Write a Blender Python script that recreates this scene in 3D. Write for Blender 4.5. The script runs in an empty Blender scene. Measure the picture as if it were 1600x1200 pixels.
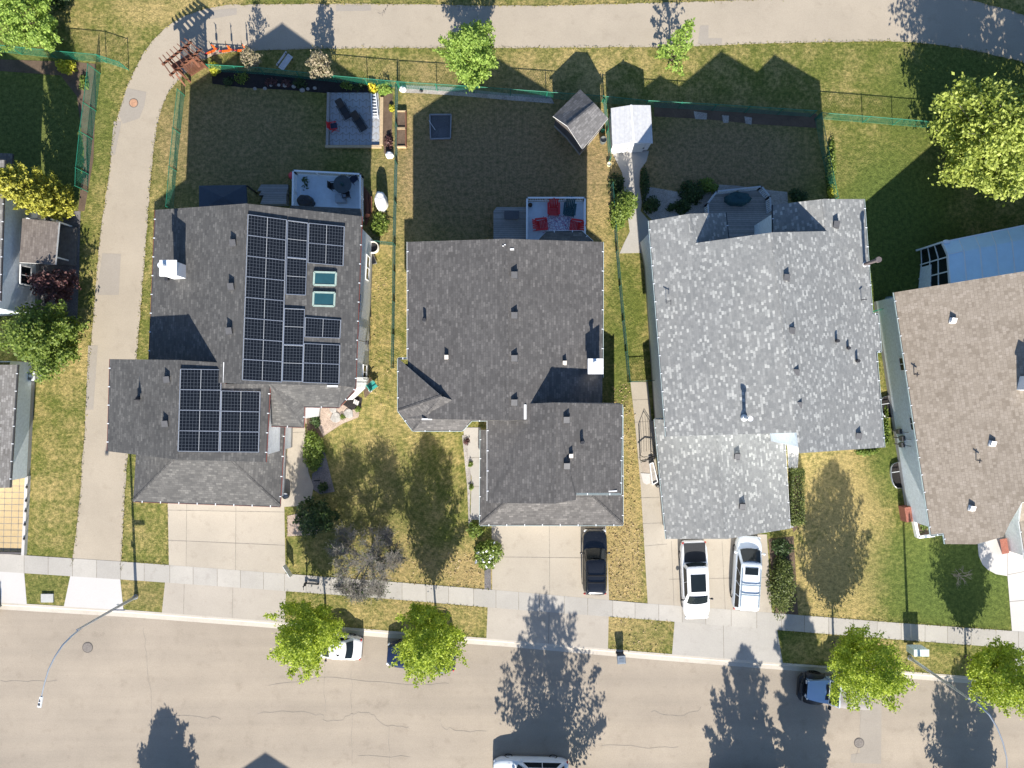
import bpy, math, random
import numpy as np
from mathutils import Vector, Matrix
random.seed(7)
S = bpy.context.scene
C = S.collection
R = math.radians
CAMH, FPX = 56.0, 1120.0

def P(px, py, h=0.0):
    """photo pixel + real height above ground -> world point"""
    d = (CAMH - h) / FPX
    return Vector(((px - 800) * d, (600 - py) * d, h))

class Plane:
    def __init__(s, a, b, c):
        s.n = (b - a).cross(c - a).normalized()
        if s.n.z < 0: s.n = -s.n
        s.a = a
    def at(s, px, py, off=0.0):
        o = Vector((0, 0, CAMH)); d = Vector(((px - 800) / FPX, (600 - py) / FPX, -1))
        t = (s.a + s.n * off - o).dot(s.n) / d.dot(s.n)
        return o + d * t
    def z(s, x, y):
        return s.a.z - (s.n.x * (x - s.a.x) + s.n.y * (y - s.a.y)) / s.n.z

# ------------------------------------------------------------------ mesh builder
class MB:
    def __init__(s): s.v = []; s.f = []; s.m = []; s.uv = []; s.sm = []
    def face(s, pts, mat=0, uv=None, smooth=False):
        b = len(s.v); s.v += [tuple(p) for p in pts]
        s.f.append(tuple(range(b, b + len(pts)))); s.m.append(mat); s.uv.append(uv); s.sm.append(smooth)
    def grid(s, rows, mat=0, close=False, smooth=True):
        b = len(s.v); n = len(rows[0])
        for r in rows: s.v += [tuple(p) for p in r]
        for i in range(len(rows) - 1):
            for j in range(n if close else n - 1):
                k = (j + 1) % n
                s.f.append((b + i*n + j, b + i*n + k, b + (i+1)*n + k, b + (i+1)*n + j))
                s.m.append(mat); s.uv.append(None); s.sm.append(smooth)
    def box(s, c, d, rz=0.0, mat=0, ry=0.0, rx=0.0):
        if isinstance(mat, float): ry, mat = mat, 0
        M = Matrix.Translation(Vector(c)) @ Matrix.Rotation(rz, 4, 'Z') @ Matrix.Rotation(ry, 4, 'Y') @ Matrix.Rotation(rx, 4, 'X')
        x, y, z = d[0]/2, d[1]/2, d[2]/2
        s.hexa([M @ Vector(p) for p in ((-x,-y,-z),(x,-y,-z),(x,y,-z),(-x,y,-z),(-x,-y,z),(x,-y,z),(x,y,z),(-x,y,z))], mat)
    def hexa(s, p, mat=0):
        b = len(s.v); s.v += [tuple(q) for q in p]
        for f in ((3,2,1,0),(4,5,6,7),(0,1,5,4),(1,2,6,5),(2,3,7,6),(3,0,4,7)):
            s.f.append(tuple(b + i for i in f)); s.m.append(mat); s.uv.append(None); s.sm.append(False)
    def bar(s, a, b_, w, h, mat=0, up=Vector((0,0,1))):
        a, b_ = Vector(a), Vector(b_); d = (b_ - a)
        if d.length < 1e-6: return
        d.normalize(); u = up
        if abs(d.dot(u)) > .99: u = Vector((0,1,0))
        sd = d.cross(u).normalized() * (w/2); up2 = sd.cross(d).normalized() * (h/2)
        s.hexa([a-sd-up2, a+sd-up2, b_+sd-up2, b_-sd-up2, a-sd+up2, a+sd+up2, b_+sd+up2, b_-sd+up2], mat)
    def tube(s, pts, rad, n=8, mat=0, cap=True, smooth=True):
        pts = [Vector(p) for p in pts]
        if not hasattr(rad, '__len__'): rad = [rad]*len(pts)
        rows = []
        for i, p in enumerate(pts):
            d = (pts[min(i+1, len(pts)-1)] - pts[max(i-1, 0)]).normalized()
            u = Vector((0,0,1)) if abs(d.z) < .9 else Vector((1,0,0))
            a = d.cross(u).normalized(); b = a.cross(d).normalized()
            rows.append([p + (a*math.cos(2*math.pi*k/n) + b*math.sin(2*math.pi*k/n))*rad[i] for k in range(n)])
        s.grid(rows, mat, True, smooth)
        if cap: s.face(rows[0][::-1], mat); s.face(rows[-1], mat)
    def cyl(s, c, r, h, n=20, mat=0, r2=None):
        s.tube([c, (c[0], c[1], c[2]+h)], [r, r if r2 is None else r2], n, mat)
    def prism(s, poly, z0, z1, mat=0, side=None):
        t = [Vector((p[0], p[1], z1)) for p in poly]; b = [Vector((p[0], p[1], z0)) for p in poly]
        s.face(t, mat)
        for i in range(len(poly)):
            j = (i+1) % len(poly); s.face([b[i], b[j], t[j], t[i]], mat if side is None else side)
    def ball(s, c, r, mat=0, n=12, m=8):
        rows = []
        for i in range(m+1):
            a = -math.pi/2 + math.pi*i/m
            rows.append([(c[0]+r[0]*math.cos(a)*math.cos(2*math.pi*k/n), c[1]+r[1]*math.cos(a)*math.sin(2*math.pi*k/n), c[2]+r[2]*math.sin(a)) for k in range(n)])
        s.grid(rows, mat, True)
    def build(s, name, mats, parent=None, sub=None):
        o = ORG.get(parent.name, Vector()) if parent else (sub or Vector())
        me = bpy.data.meshes.new(name)
        me.from_pydata([(x-o.x, y-o.y, z-o.z) for x, y, z in s.v], [], s.f)
        if not isinstance(mats, (list, tuple)): mats = [mats]
        for m in mats: me.materials.append(m)
        me.polygons.foreach_set('material_index', s.m); me.polygons.foreach_set('use_smooth', s.sm)
        if any(u is not None for u in s.uv):
            l = me.uv_layers.new(name='UVMap').data; k = 0
            for f, u in zip(s.f, s.uv):
                for i in range(len(f)):
                    if u is not None: l[k].uv = u[i]
                    k += 1
        me.update()
        ob = bpy.data.objects.new(name, me); C.objects.link(ob)
        if parent: ob.parent = parent; ORG[ob.name] = o
        elif sub: ob.location = sub; ORG[ob.name] = o
        return ob
ORG = {}

def thing(name, label, cat, loc=(0,0,0), group=None):
    o = bpy.data.objects.new(name, None); C.objects.link(o); o.empty_display_size = .3
    o.location = loc; ORG[o.name] = Vector(loc); o['label'] = label; o['category'] = cat
    if group: o['group'] = group
    return o
def tag(o, label, cat, group=None):
    o['label'] = label; o['category'] = cat
    if group: o['group'] = group
    return o
def struct(name, mb, mat):
    o = mb.build(name, mat); o['kind'] = 'structure'; return o
def copy_tree(o, parent=None):
    c = o.copy(); C.objects.link(c); c.parent = parent
    for ch in [k for k in bpy.data.objects if k.parent == o]: copy_tree(ch, c)
    return c

# ------------------------------------------------------------------ materials
def nt(name):
    m = bpy.data.materials.new(name); m.use_nodes = True; t = m.node_tree
    return m, t, t.nodes['Principled BSDF'], t.nodes, t.links
def lin(c): return (c[0], c[1], c[2], 1)
def ramp(N, stops):
    r = N.new('ShaderNodeValToRGB'); e = r.color_ramp.elements
    while len(e) < len(stops): e.new(.5)
    for i, (p, c) in enumerate(stops): e[i].position = p; e[i].color = lin(c) if len(c) == 3 else c
    return r
def noise(N, L, vec, scale, detail=4, rough=.6):
    n = N.new('ShaderNodeTexNoise'); n.inputs['Scale'].default_value = scale; n.inputs['Detail'].default_value = detail
    n.inputs['Roughness'].default_value = rough
    if vec: L.new(vec, n.inputs['Vector'])
    return n
def mixc(N, L, typ, f, a, b):
    m = N.new('ShaderNodeMix'); m.data_type = 'RGBA'; m.blend_type = typ
    for sock, v in ((m.inputs[0], f), (m.inputs[6], a), (m.inputs[7], b)):
        if hasattr(v, 'is_output'): L.new(v, sock)
        elif isinstance(v, (int, float)): sock.default_value = v
        else: sock.default_value = lin(v)
    return m.outputs[2]
def bump(N, L, h, strength, dist, bsdf):
    b = N.new('ShaderNodeBump'); b.inputs['Strength'].default_value = strength; b.inputs['Distance'].default_value = dist
    L.new(h, b.inputs['Height']); L.new(b.outputs[0], bsdf.inputs['Normal'])
MC = {}
def M(name, col, rough=.7, var=.12, scale=6, bmp=0.0, metal=0.0, coat=0.0, spec=.5, big=0.0):
    if name in MC: return MC[name]
    m, t, b, N, L = nt(name)
    tc = N.new('ShaderNodeTexCoord').outputs['Object']
    n = noise(N, L, tc, scale)
    lo = [max(0, c*(1-var)) for c in col]; hi = [min(1, c*(1+var)) for c in col]
    r = ramp(N, [(.3, lo), (.7, hi)]); L.new(n.outputs[0], r.inputs[0]); out = r.outputs[0]
    if big:
        n2 = noise(N, L, tc, .5, 3); r2 = ramp(N, [(.3, (1-big,)*3), (.7, (1,1,1))]); L.new(n2.outputs[0], r2.inputs[0])
        out = mixc(N, L, 'MULTIPLY', 1.0, out, r2.outputs[0])
    L.new(out, b.inputs['Base Color'])
    b.inputs['Roughness'].default_value = rough; b.inputs['Metallic'].default_value = metal
    b.inputs['Coat Weight'].default_value = coat; b.inputs['Coat Roughness'].default_value = .06
    b.inputs['Specular IOR Level'].default_value = spec
    if bmp: bump(N, L, n.outputs[0], bmp, .02, b)
    MC[name] = m; return m

def shingle(name, stops, w=.33, h=.145, weather=.18, rough=.9, k2mix=.25, sq=.7, mort=.013):
    m, t, b, N, L = nt(name)
    uv = N.new('ShaderNodeTexCoord').outputs['UV']
    def brick(w, h, off, shift):
        mp = N.new('ShaderNodeMapping'); mp.inputs['Location'].default_value = (shift, shift*.37, 0); L.new(uv, mp.inputs[0])
        k = N.new('ShaderNodeTexBrick'); k.offset = off; k.offset_frequency = 2; k.squash = sq; k.squash_frequency = 3
        k.inputs['Color1'].default_value = (0,0,0,1); k.inputs['Color2'].default_value = (1,1,1,1); k.inputs['Mortar'].default_value = (.0,.0,.0,1)
        k.inputs['Scale'].default_value = 1; k.inputs['Mortar Size'].default_value = mort; k.inputs['Mortar Smooth'].default_value = .3; k.inputs['Brick Width'].default_value = w; k.inputs['Row Height'].default_value = h
        L.new(mp.outputs[0], k.inputs['Vector']); return k
    k1 = brick(w, h, .5, 0); k2 = brick(w*1.7, h*2, .37, 3.3)
    mx = mixc(N, L, 'MIX', k2mix, k1.outputs[0], k2.outputs[0])
    r = ramp(N, stops); L.new(mx, r.inputs[0])
    n1 = noise(N, L, uv, .35, 4); r1 = ramp(N, [(.3, (1-weather,)*3), (.7, (1+weather*.4,)*3)]); L.new(n1.outputs[0], r1.inputs[0])
    n2 = noise(N, L, uv, 26, 2); r2 = ramp(N, [(.3, (.8,)*3), (.7, (1.12,)*3)]); L.new(n2.outputs[0], r2.inputs[0])
    c = mixc(N, L, 'MULTIPLY', 1, r.outputs[0], r1.outputs[0]); c = mixc(N, L, 'MULTIPLY', 1, c, r2.outputs[0])
    # dark butt line of each course
    L.new(c, b.inputs['Base Color']); b.inputs['Roughness'].default_value = rough; b.inputs['Specular IOR Level'].default_value = .25
    bump(N, L, mx, .35, .015, b)
    return m

def pave(name, col, scale=1.0, var=.10, speck=.12, stain=.12, rough=.9, bm=.25, streak=None, slab=0):
    """asphalt / concrete: fine speckle, cloudy wear, dark stains"""
    m, t, b, N, L = nt(name)
    tc = N.new('ShaderNodeTexCoord').outputs['Object']
    big = noise(N, L, tc, .18*scale, 6, .65); r1 = ramp(N, [(.28, [c*(1-var) for c in col]), (.72, [c*(1+var) for c in col])]); L.new(big.outputs[0], r1.inputs[0])
    fine = noise(N, L, tc, 14, 3, .75); r2 = ramp(N, [(.25, (1-speck,)*3), (.75, (1+speck*.8,)*3)]); L.new(fine.outputs[0], r2.inputs[0])
    c = mixc(N, L, 'MULTIPLY', 1, r1.outputs[0], r2.outputs[0])
    st = noise(N, L, tc, .9*scale, 5, .7); r3 = ramp(N, [(.22, (1-stain*1.6, 1-stain*1.7, 1-stain*1.8)), (.45, (1,1,1))]); L.new(st.outputs[0], r3.inputs[0])
    c = mixc(N, L, 'MULTIPLY', 1, c, r3.outputs[0])
    if streak:
        mp = N.new('ShaderNodeMapping'); mp.inputs['Scale'].default_value = streak; mp.inputs['Rotation'].default_value = (0,0,.08); L.new(tc, mp.inputs[0])
        sn = noise(N, L, mp.outputs[0], 1, 4, .6); r4 = ramp(N, [(.3, (.85,.85,.86)), (.7, (1.07,1.06,1.05))]); L.new(sn.outputs[0], r4.inputs[0])
        c = mixc(N, L, 'MULTIPLY', 1, c, r4.outputs[0])
    if slab:
        gi = N.new('ShaderNodeNewGeometry'); rs = ramp(N, [(0, (1-slab,)*3), (1, (1+slab*.6, 1+slab*.55, 1+slab*.45))]); L.new(gi.outputs['Random Per Island'], rs.inputs[0]); c = mixc(N, L, 'MULTIPLY', 1, c, rs.outputs[0])
    L.new(c, b.inputs['Base Color']); b.inputs['Roughness'].default_value = rough; b.inputs['Specular IOR Level'].default_value = .25
    bump(N, L, fine.outputs[0], bm, .01, b)
    return m

def grassmat(name, green, straw, brown, lush):
    m, t, b, N, L = nt(name)
    tc = N.new('ShaderNodeTexCoord').outputs['Object']
    at = N.new('ShaderNodeAttribute'); at.attribute_name = 'lawn'
    sp = N.new('ShaderNodeSeparateColor'); L.new(at.outputs['Color'], sp.inputs[0])
    n1 = noise(N, L, tc, .55, 6, .68); n2 = noise(N, L, tc, 3.2, 4, .7); n3 = noise(N, L, tc, 6.5, 4, .85)
    def math_(op, a, b_, c_=None):
        q = N.new('ShaderNodeMath'); q.operation = op
        for i, v in enumerate((a, b_) if c_ is None else (a, b_, c_)):
            if hasattr(v, 'is_output'): L.new(v, q.inputs[i])
            else: q.inputs[i].default_value = v
        return q.outputs[0]
    s = math_('ADD', math_('MULTIPLY', n1.outputs[0], 1.3), math_('MULTIPLY', n2.outputs[0], .75))
    s = math_('ADD', s, math_('SUBTRACT', sp.outputs[0], 1.52))
    mr = N.new('ShaderNodeMapRange'); mr.interpolation_type = 'SMOOTHSTEP'; mr.inputs[1].default_value = -.28; mr.inputs[2].default_value = .42; L.new(s, mr.inputs[0])
    c = mixc(N, L, 'MIX', mr.outputs[0], green, straw)
    lu = math_('MULTIPLY', sp.outputs[2], 1.0)
    c = mixc(N, L, 'MIX', lu, c, mixc(N, L, 'MIX', n2.outputs[0], lush, [x*1.5 for x in lush]))
    br = math_('MULTIPLY', sp.outputs[1], math_('ADD', .55, math_('MULTIPLY', n2.outputs[0], .8)))
    c = mixc(N, L, 'MIX', br, c, brown)
    r2 = ramp(N, [(.25, (.55,.55,.55)), (.5, (.95,.95,.95)), (.78, (1.4,1.37,1.3))]); L.new(n3.outputs[0], r2.inputs[0])
    c = mixc(N, L, 'MULTIPLY', 1, c, r2.outputs[0])
    r3 = ramp(N, [(.3, (.55,.6,.55)), (.7, (1.28,1.22,1.15))]); L.new(n2.outputs[0], r3.inputs[0])
    c = mixc(N, L, 'MULTIPLY', 1, c, r3.outputs[0])
    L.new(c, b.inputs['Base Color']); b.inputs['Roughness'].default_value = .95; b.inputs['Specular IOR Level'].default_value = .1
    bump(N, L, n3.outputs[0], .9, .12, b)
    return m

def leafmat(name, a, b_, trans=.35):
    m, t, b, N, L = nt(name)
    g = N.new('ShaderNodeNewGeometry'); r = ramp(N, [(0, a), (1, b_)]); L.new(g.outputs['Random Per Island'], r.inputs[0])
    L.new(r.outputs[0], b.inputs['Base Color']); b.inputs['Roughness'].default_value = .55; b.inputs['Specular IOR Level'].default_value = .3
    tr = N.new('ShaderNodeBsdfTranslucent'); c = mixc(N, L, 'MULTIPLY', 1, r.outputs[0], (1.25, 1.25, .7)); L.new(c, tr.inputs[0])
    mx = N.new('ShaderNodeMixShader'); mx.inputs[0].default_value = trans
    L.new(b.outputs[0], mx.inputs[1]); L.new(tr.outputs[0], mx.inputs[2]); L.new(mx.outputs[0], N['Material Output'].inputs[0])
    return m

def lines(name, col, dark, axis, period, duty=.06, var=.15, rough=.75, bm=.4):
    """boards / siding / pavers: dark joints along one object axis (or UV)"""
    m, t, b, N, L = nt(name)
    tc = N.new('ShaderNodeTexCoord').outputs['Object']
    sp = N.new('ShaderNodeSeparateXYZ'); L.new(tc, sp.inputs[0])
    d = N.new('ShaderNodeMath'); d.operation = 'DIVIDE'; L.new(sp.outputs[axis], d.inputs[0]); d.inputs[1].default_value = period
    f = N.new('ShaderNodeMath'); f.operation = 'FRACT'; L.new(d.outputs[0], f.inputs[0])
    fl = N.new('ShaderNodeMath'); fl.operation = 'FLOOR'; L.new(d.outputs[0], fl.inputs[0])
    wn = N.new('ShaderNodeTexWhiteNoise'); wn.noise_dimensions = '1D'; L.new(fl.outputs[0], wn.inputs['W'])
    rr = ramp(N, [(0, [c*(1-var) for c in col]), (1, [c*(1+var) for c in col])]); L.new(wn.outputs[0], rr.inputs[0])
    n = noise(N, L, tc, 5, 4); r2 = ramp(N, [(.3, (.85,)*3), (.7, (1.08,)*3)]); L.new(n.outputs[0], r2.inputs[0])
    c = mixc(N, L, 'MULTIPLY', 1, rr.outputs[0], r2.outputs[0])
    lt = N.new('ShaderNodeMath'); lt.operation = 'LESS_THAN'; L.new(f.outputs[0], lt.inputs[0]); lt.inputs[1].default_value = duty
    c = mixc(N, L, 'MIX', lt.outputs[0], c, dark)
    L.new(c, b.inputs['Base Color']); b.inputs['Roughness'].default_value = rough
    bump(N, L, f.outputs[0], bm, .01, b)
    return m

def cellmat():
    m, t, b, N, L = nt('solar_cells')
    uv = N.new('ShaderNodeTexCoord').outputs['UV']; sp = N.new('ShaderNodeSeparateXYZ'); L.new(uv, sp.inputs[0])
    def line(sock, n, w):
        a = N.new('ShaderNodeMath'); a.operation = 'MULTIPLY'; L.new(sock, a.inputs[0]); a.inputs[1].default_value = n
        f = N.new('ShaderNodeMath'); f.operation = 'FRACT'; L.new(a.outputs[0], f.inputs[0])
        p = N.new('ShaderNodeMath'); p.operation = 'PINGPONG'; L.new(f.outputs[0], p.inputs[0]); p.inputs[1].default_value = .5
        q = N.new('ShaderNodeMath'); q.operation = 'LESS_THAN'; L.new(p.outputs[0], q.inputs[0]); q.inputs[1].default_value = w; return q.outputs[0]
    def mx(a, b_):
        q = N.new('ShaderNodeMath'); q.operation = 'MAXIMUM'; L.new(a, q.inputs[0]); L.new(b_, q.inputs[1]); return q.outputs[0]
    g = mx(line(sp.outputs[0], 12, .055), line(sp.outputs[1], 6, .05))
    mid = line(sp.outputs[0], 2, .012)
    n = noise(N, L, uv, 4, 2); base = mixc(N, L, 'MIX', n.outputs[0], (.005,.006,.009), (.009,.011,.015))
    c = mixc(N, L, 'MIX', g, base, (.065,.075,.09)); c = mixc(N, L, 'MIX', mid, c, (.4,.42,.44))
    L.new(c, b.inputs['Base Color']); b.inputs['Roughness'].default_value = .18; b.inputs['Specular IOR Level'].default_value = .35
    return m

# ------------------------------------------------------------------ foliage
def leaf_mesh(name, cen, size, mat, parent, rng, up=.5, aspect=.6, out=None):
    """leaf-sized rhombs at cen (N,3)"""
    n = len(cen); nr = rng.normal(size=(n, 3)); nr /= np.linalg.norm(nr, axis=1, keepdims=True)
    nr[:, 2] = np.abs(nr[:, 2]); nr += np.array([0, 0, up])
    if out is not None: nr += out
    nr /= np.linalg.norm(nr, axis=1, keepdims=True)
    a = np.cross(nr, rng.normal(size=(n, 3))); a /= np.linalg.norm(a, axis=1, keepdims=True) + 1e-9
    b = np.cross(nr, a); sz = size * rng.uniform(.45, 1.5, (n, 1))
    v = np.stack([cen - a*sz, cen - b*sz*aspect + a*sz*.1, cen + a*sz, cen + b*sz*aspect + a*sz*.1], 1).reshape(-1, 3)
    return quad_mesh(name, v, mat, parent)
def quad_mesh(name, v, mat, parent):
    o = ORG.get(parent.name, Vector()) if parent else Vector()
    v = v - np.array(o); n = len(v)//4
    me = bpy.data.meshes.new(name); me.vertices.add(n*4); me.vertices.foreach_set('co', v.astype(np.float32).ravel())
    me.loops.add(n*4); me.loops.foreach_set('vertex_index', np.arange(n*4, dtype=np.int32))
    me.polygons.add(n); me.polygons.foreach_set('loop_start', np.arange(0, n*4, 4, dtype=np.int32))
    me.update(calc_edges=True); me.validate(); me.materials.append(mat)
    ob = bpy.data.objects.new(name, me); C.objects.link(ob)
    if parent: ob.parent = parent; ORG[ob.name] = o
    return ob

def tree(name, label, cat, base, h, r, mat, bark, seed, z0=.25, sprays=95, per=95, leaf=.12, shape='oval', group=None, lean=(0,0), gap=.0, trunk_r=.1, spread=.30, up=.45, rise=.35):
    rng = np.random.default_rng(seed); bx, by = base[0], base[1]
    root = thing(name, label, cat, (bx, by, 0), group)
    ax = lambda z: np.array([bx + lean[0]*z/h + .06*math.sin(z*1.3+seed), by + lean[1]*z/h + .06*math.cos(z*1.1+seed), z])
    tm = MB(); zs = np.linspace(-.05, h*.8, 8)
    tm.tube([ax(z) for z in zs], [trunk_r*(1.25 if i == 0 else 1-.85*i/7) for i in range(8)], 9)
    # profile radius vs relative height
    def prof(u):
        if shape == 'oval': return math.sin(math.pi*min(1, max(0, u))**1.0)**.8*.97+.03
        if shape == 'vase': return (math.sin(math.pi*min(1, max(0, u))**1.15)**.85)*.97+.04
        if shape == 'cone': return (1-u)**.8*.95+.05
        if shape == 'column': return min(1, 1.9*(1-u)**.6)*min(1, .55+u*2)
        return math.sqrt(max(0, 1-(2*u-1)**2))
    cen = []; outn = []
    for i in range(sprays):
        u = (i + rng.uniform(0, 1))/sprays; th = i*2.39996 + rng.normal()*.35
        rr = r*prof(u)*rng.uniform(.62, 1.08)*(1 + .16*math.sin(3*th+seed) + .10*math.sin(5*th+2*seed))
        if rng.uniform() < gap: rr *= .5
        zt = h*(z0 + (1-z0)*u); tip = ax(min(zt, h)) + np.array([math.cos(th)*rr, math.sin(th)*rr, 0])
        zb = max(h*z0*.75, zt - rr*rise*1.6 - .25); st = ax(zb)
        if i % 2 == 0:
            mid = (st+tip)/2 + np.array([0, 0, .08*rr]); tm.tube([st, mid, tip], [trunk_r*.28*(1-.6*u), trunk_r*.17, .008], 5, cap=False)
        n = max(12, int(per*(.35 + .65*rr/r)*rng.uniform(.7, 1.25)))
        t = 1 - np.abs(rng.normal(0, .33, n)); t = np.clip(t, .12, 1.06)
        c = st + (tip-st)*t[:, None]; sd = spread*r*.5*(1.25-t)[:, None] + .05
        c = c + rng.normal(size=(n, 3))*sd*np.array([1, 1, .75]); cen.append(c)
        d = tip-st; d = d/np.linalg.norm(d); outn.append(np.repeat(d[None]*.35, n, 0))
    tm.build('trunk', bark, root)
    c = np.concatenate(cen); c[:, 2] = np.maximum(c[:, 2], .1)
    leaf_mesh('crown', c, leaf, mat, root, rng, up, .58, np.concatenate(outn))
    return root

def bush(name, label, cat, base, rx, ry, h, mat, n, seed, leaf=.07, group=None, flowers=None, nf=0, lobes=9, fill=.35, box=False):
    rng = np.random.default_rng(seed); root = thing(name, label, cat, (base[0], base[1], 0), group)
    sm = MB()
    for k in range(6):
        a = k*1.05+seed; sm.tube([(base[0]+.05*math.cos(a), base[1]+.05*math.sin(a), -.03), (base[0]+rx*.5*math.cos(a), base[1]+ry*.5*math.sin(a), h*.6)], [.025, .01], 5)
    sm.build('stem', BARK, root)
    if box:
        p = rng.uniform(-1, 1, (n, 3)); f = rng.integers(0, 3, n); p[np.arange(n), f] = np.sign(p[np.arange(n), f])*rng.uniform(.8, 1.04, n)
        p = p*np.array([rx, ry, h/2]) + rng.normal(size=(n,3))*.05; p[:, 2] += h/2
        d = p/np.array([rx, ry, h])
    else:
        lc = rng.normal(size=(lobes, 3)); lc /= np.linalg.norm(lc, axis=1, keepdims=True); lc[:, 2] = np.abs(lc[:, 2])
        lc = lc*np.array([.55, .55, .45])*rng.uniform(.7, 1.1, (lobes, 1)); lr = rng.uniform(.33, .56, lobes)
        k = rng.integers(0, lobes, n); d = rng.normal(size=(n, 3)); d /= np.linalg.norm(d, axis=1, keepdims=True)
        rad = np.where(rng.uniform(size=n) < fill, rng.uniform(.2, 1, n), rng.normal(1, .12, n))
        p = (lc[k] + d*(lr[k]*rad)[:, None]); p[:, 2] = np.abs(p[:, 2]); p = p*np.array([rx, ry, h])
    p[:, 2] = np.maximum(p[:, 2], .04); q = p + np.array([base[0], base[1], 0])
    leaf_mesh('foliage', q, leaf, mat, root, rng, .5, .6, d*.5)
    if flowers:
        s = rng.choice(n, nf, replace=False); s = s[p[s, 2] > h*.35]
        leaf_mesh('blossom', q[s] + np.array([0, 0, .06]), leaf*1.1, flowers, root, rng, 1.2, .9)
    return root
def root_base(px, py): v = P(px, py); return (v.x, v.y)
G = root_base
# ------------------------------------------------------------------ material library
BARK = M('bark', (.10,.075,.055), .95, .35, 9, .6)
BARK_GREY = M('grey_bark', (.20,.18,.165), .95, .3, 12, .4)
LEAF_BRIGHT = leafmat('leaf_bright', (.16,.235,.024), (.50,.58,.08), .48)
LEAF_LIME = leafmat('leaf_lime', (.16,.26,.045), (.35,.47,.10))
LEAF_MAPLE = leafmat('leaf_maple', (.17,.22,.03), (.46,.52,.12))
LEAF_MID = leafmat('leaf_mid', (.075,.125,.02), (.24,.31,.06))
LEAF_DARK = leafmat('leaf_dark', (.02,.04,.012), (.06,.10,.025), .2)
LEAF_CEDAR = leafmat('leaf_cedar', (.17,.18,.02), (.48,.45,.07), .2)
LEAF_HEDGE = leafmat('leaf_hedge', (.04,.06,.015), (.15,.18,.04), .15)
LEAF_PURPLE = leafmat('leaf_purple', (.045,.02,.022), (.16,.075,.07), .25)
LEAF_PINK = leafmat('leaf_pale', (.15,.14,.07), (.36,.30,.21), .2)
LEAF_YELLOW = leafmat('leaf_yellow', (.35,.36,.03), (.55,.52,.06))
FLOWER_W = M('petal_white', (.75,.75,.78), .6); FLOWER_Y = M('petal_yellow', (.7,.5,.02), .6)
TWIG = M('twig', (.20,.185,.16), .95, .3, 20)
GRASS = grassmat('lawn_grass', (.150,.172,.042), (.45,.35,.155), (.31,.222,.132), (.095,.13,.034))
BLADE = leafmat('grass_blade', (.10,.125,.022), (.34,.28,.09), .15)
BLADE_DRY = leafmat('dry_blade', (.24,.17,.08), (.46,.35,.20), .1)
ASPHALT = pave('street_asphalt', (.345,.295,.235), 1.0, .10, .16, .12, streak=(.018,.42,1))
TRAIL = pave('path_asphalt', (.37,.318,.25), 1.0, .10, .14, .09)
PATCH = pave('asphalt_patch', (.315,.28,.238), 1.0, .08, .12, .05)
CONC = pave('sidewalk_concrete', (.395,.372,.338), 1.2, .10, .10, .10, slab=.10)
DRIVE = pave('driveway_concrete', (.385,.342,.283), 1.1, .09, .10, .12, slab=.07)
DRIVE_B = pave('old_driveway_concrete', (.385,.345,.295), 1.0, .09, .10, .12, slab=.07)
CONC_NEW = pave('new_concrete', (.50,.48,.46), 1.0, .03, .05, .02)
CURB = pave('curb_concrete', (.47,.425,.365), 1.6, .10, .12, .12)
JOINT = M('joint_dirt', (.22,.20,.17), .95, .3, 3)
CRACK = M('crack_tar', (.245,.215,.18), .9, .25, 3)
GRAVEL = pave('river_gravel', (.36,.33,.30), 5.0, .25, .55, .30, bm=.9)
GRAVEL_P = pave('pink_gravel', (.37,.29,.235), 5.0, .25, .5, .2, bm=.9)
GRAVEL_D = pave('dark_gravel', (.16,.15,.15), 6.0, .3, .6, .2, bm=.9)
MULCH = pave('black_mulch', (.025,.022,.022), 5, .4, .5, .2, bm=.8)
SOIL = pave('garden_soil', (.12,.085,.06), 5, .3, .4, .2, bm=.8)
STONE = M('field_stone', (.30,.285,.265), .9, .3, 5, .5)
SH1 = shingle('shingle_charcoal', [(0,(0.069,0.068,0.068)), (.4,(0.091,0.089,0.087)), (.75,(0.113,0.110,0.107)), (1,(0.162,0.157,0.149))], h=.17, weather=.10)
SH2 = shingle('shingle_dusk', [(0,(0.079,0.075,0.073)), (.4,(0.102,0.097,0.095)), (.75,(0.127,0.120,0.116)), (1,(0.184,0.174,0.166))], h=.17, weather=.10)
SH3 = shingle('shingle_mottled_grey', [(0,(0.198,0.203,0.201)), (.35,(0.233,0.235,0.231)), (.62,(0.252,0.255,0.248)), (.74,(0.272,0.274,0.267)), (.84,(0.346,0.348,0.337)), (1,(0.475,0.475,0.449))], w=.22, h=.16, weather=.08, k2mix=.05, sq=1.2, mort=.006)
SH4 = shingle('shingle_tan', [(0,(0.206,0.171,0.136)), (.4,(0.272,0.231,0.188)), (.8,(0.306,0.262,0.217)), (1,(0.344,0.297,0.251))], w=.30, h=.22, weather=.06, mort=.016)
SH0 = shingle('shingle_grey', [(0,(.15,.14,.13)), (.5,(.22,.21,.20)), (1,(.34,.325,.31))])
SH5 = shingle('shingle_brown', [(0,(.13,.11,.10)), (.5,(.18,.155,.14)), (1,(.24,.21,.19))])
SH6 = shingle('shingle_shed', [(0,(.10,.098,.10)), (.5,(.14,.137,.14)), (1,(.20,.196,.20))], h=.17, weather=.1)
SIDING_W = lines('siding_white', (.84,.85,.86), (.55,.56,.58), 2, .12, .1, .02)
SIDING_G = lines('siding_pale_blue', (.74,.80,.84), (.46,.50,.53), 2, .12, .1, .02)
SIDING_B = lines('siding_greige', (.42,.40,.37), (.28,.26,.24), 2, .12, .1, .02)
FOUND = pave('foundation', (.33,.32,.31), 3, .1, .1, .1)
TRIM = M('trim_white', (.78,.78,.78), .5, .04)
TRIM_R = M('trim_brick_red', (.23,.07,.055), .5, .1)
TRIM_T = M('trim_sage', (.50,.60,.60), .45, .06)
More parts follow.
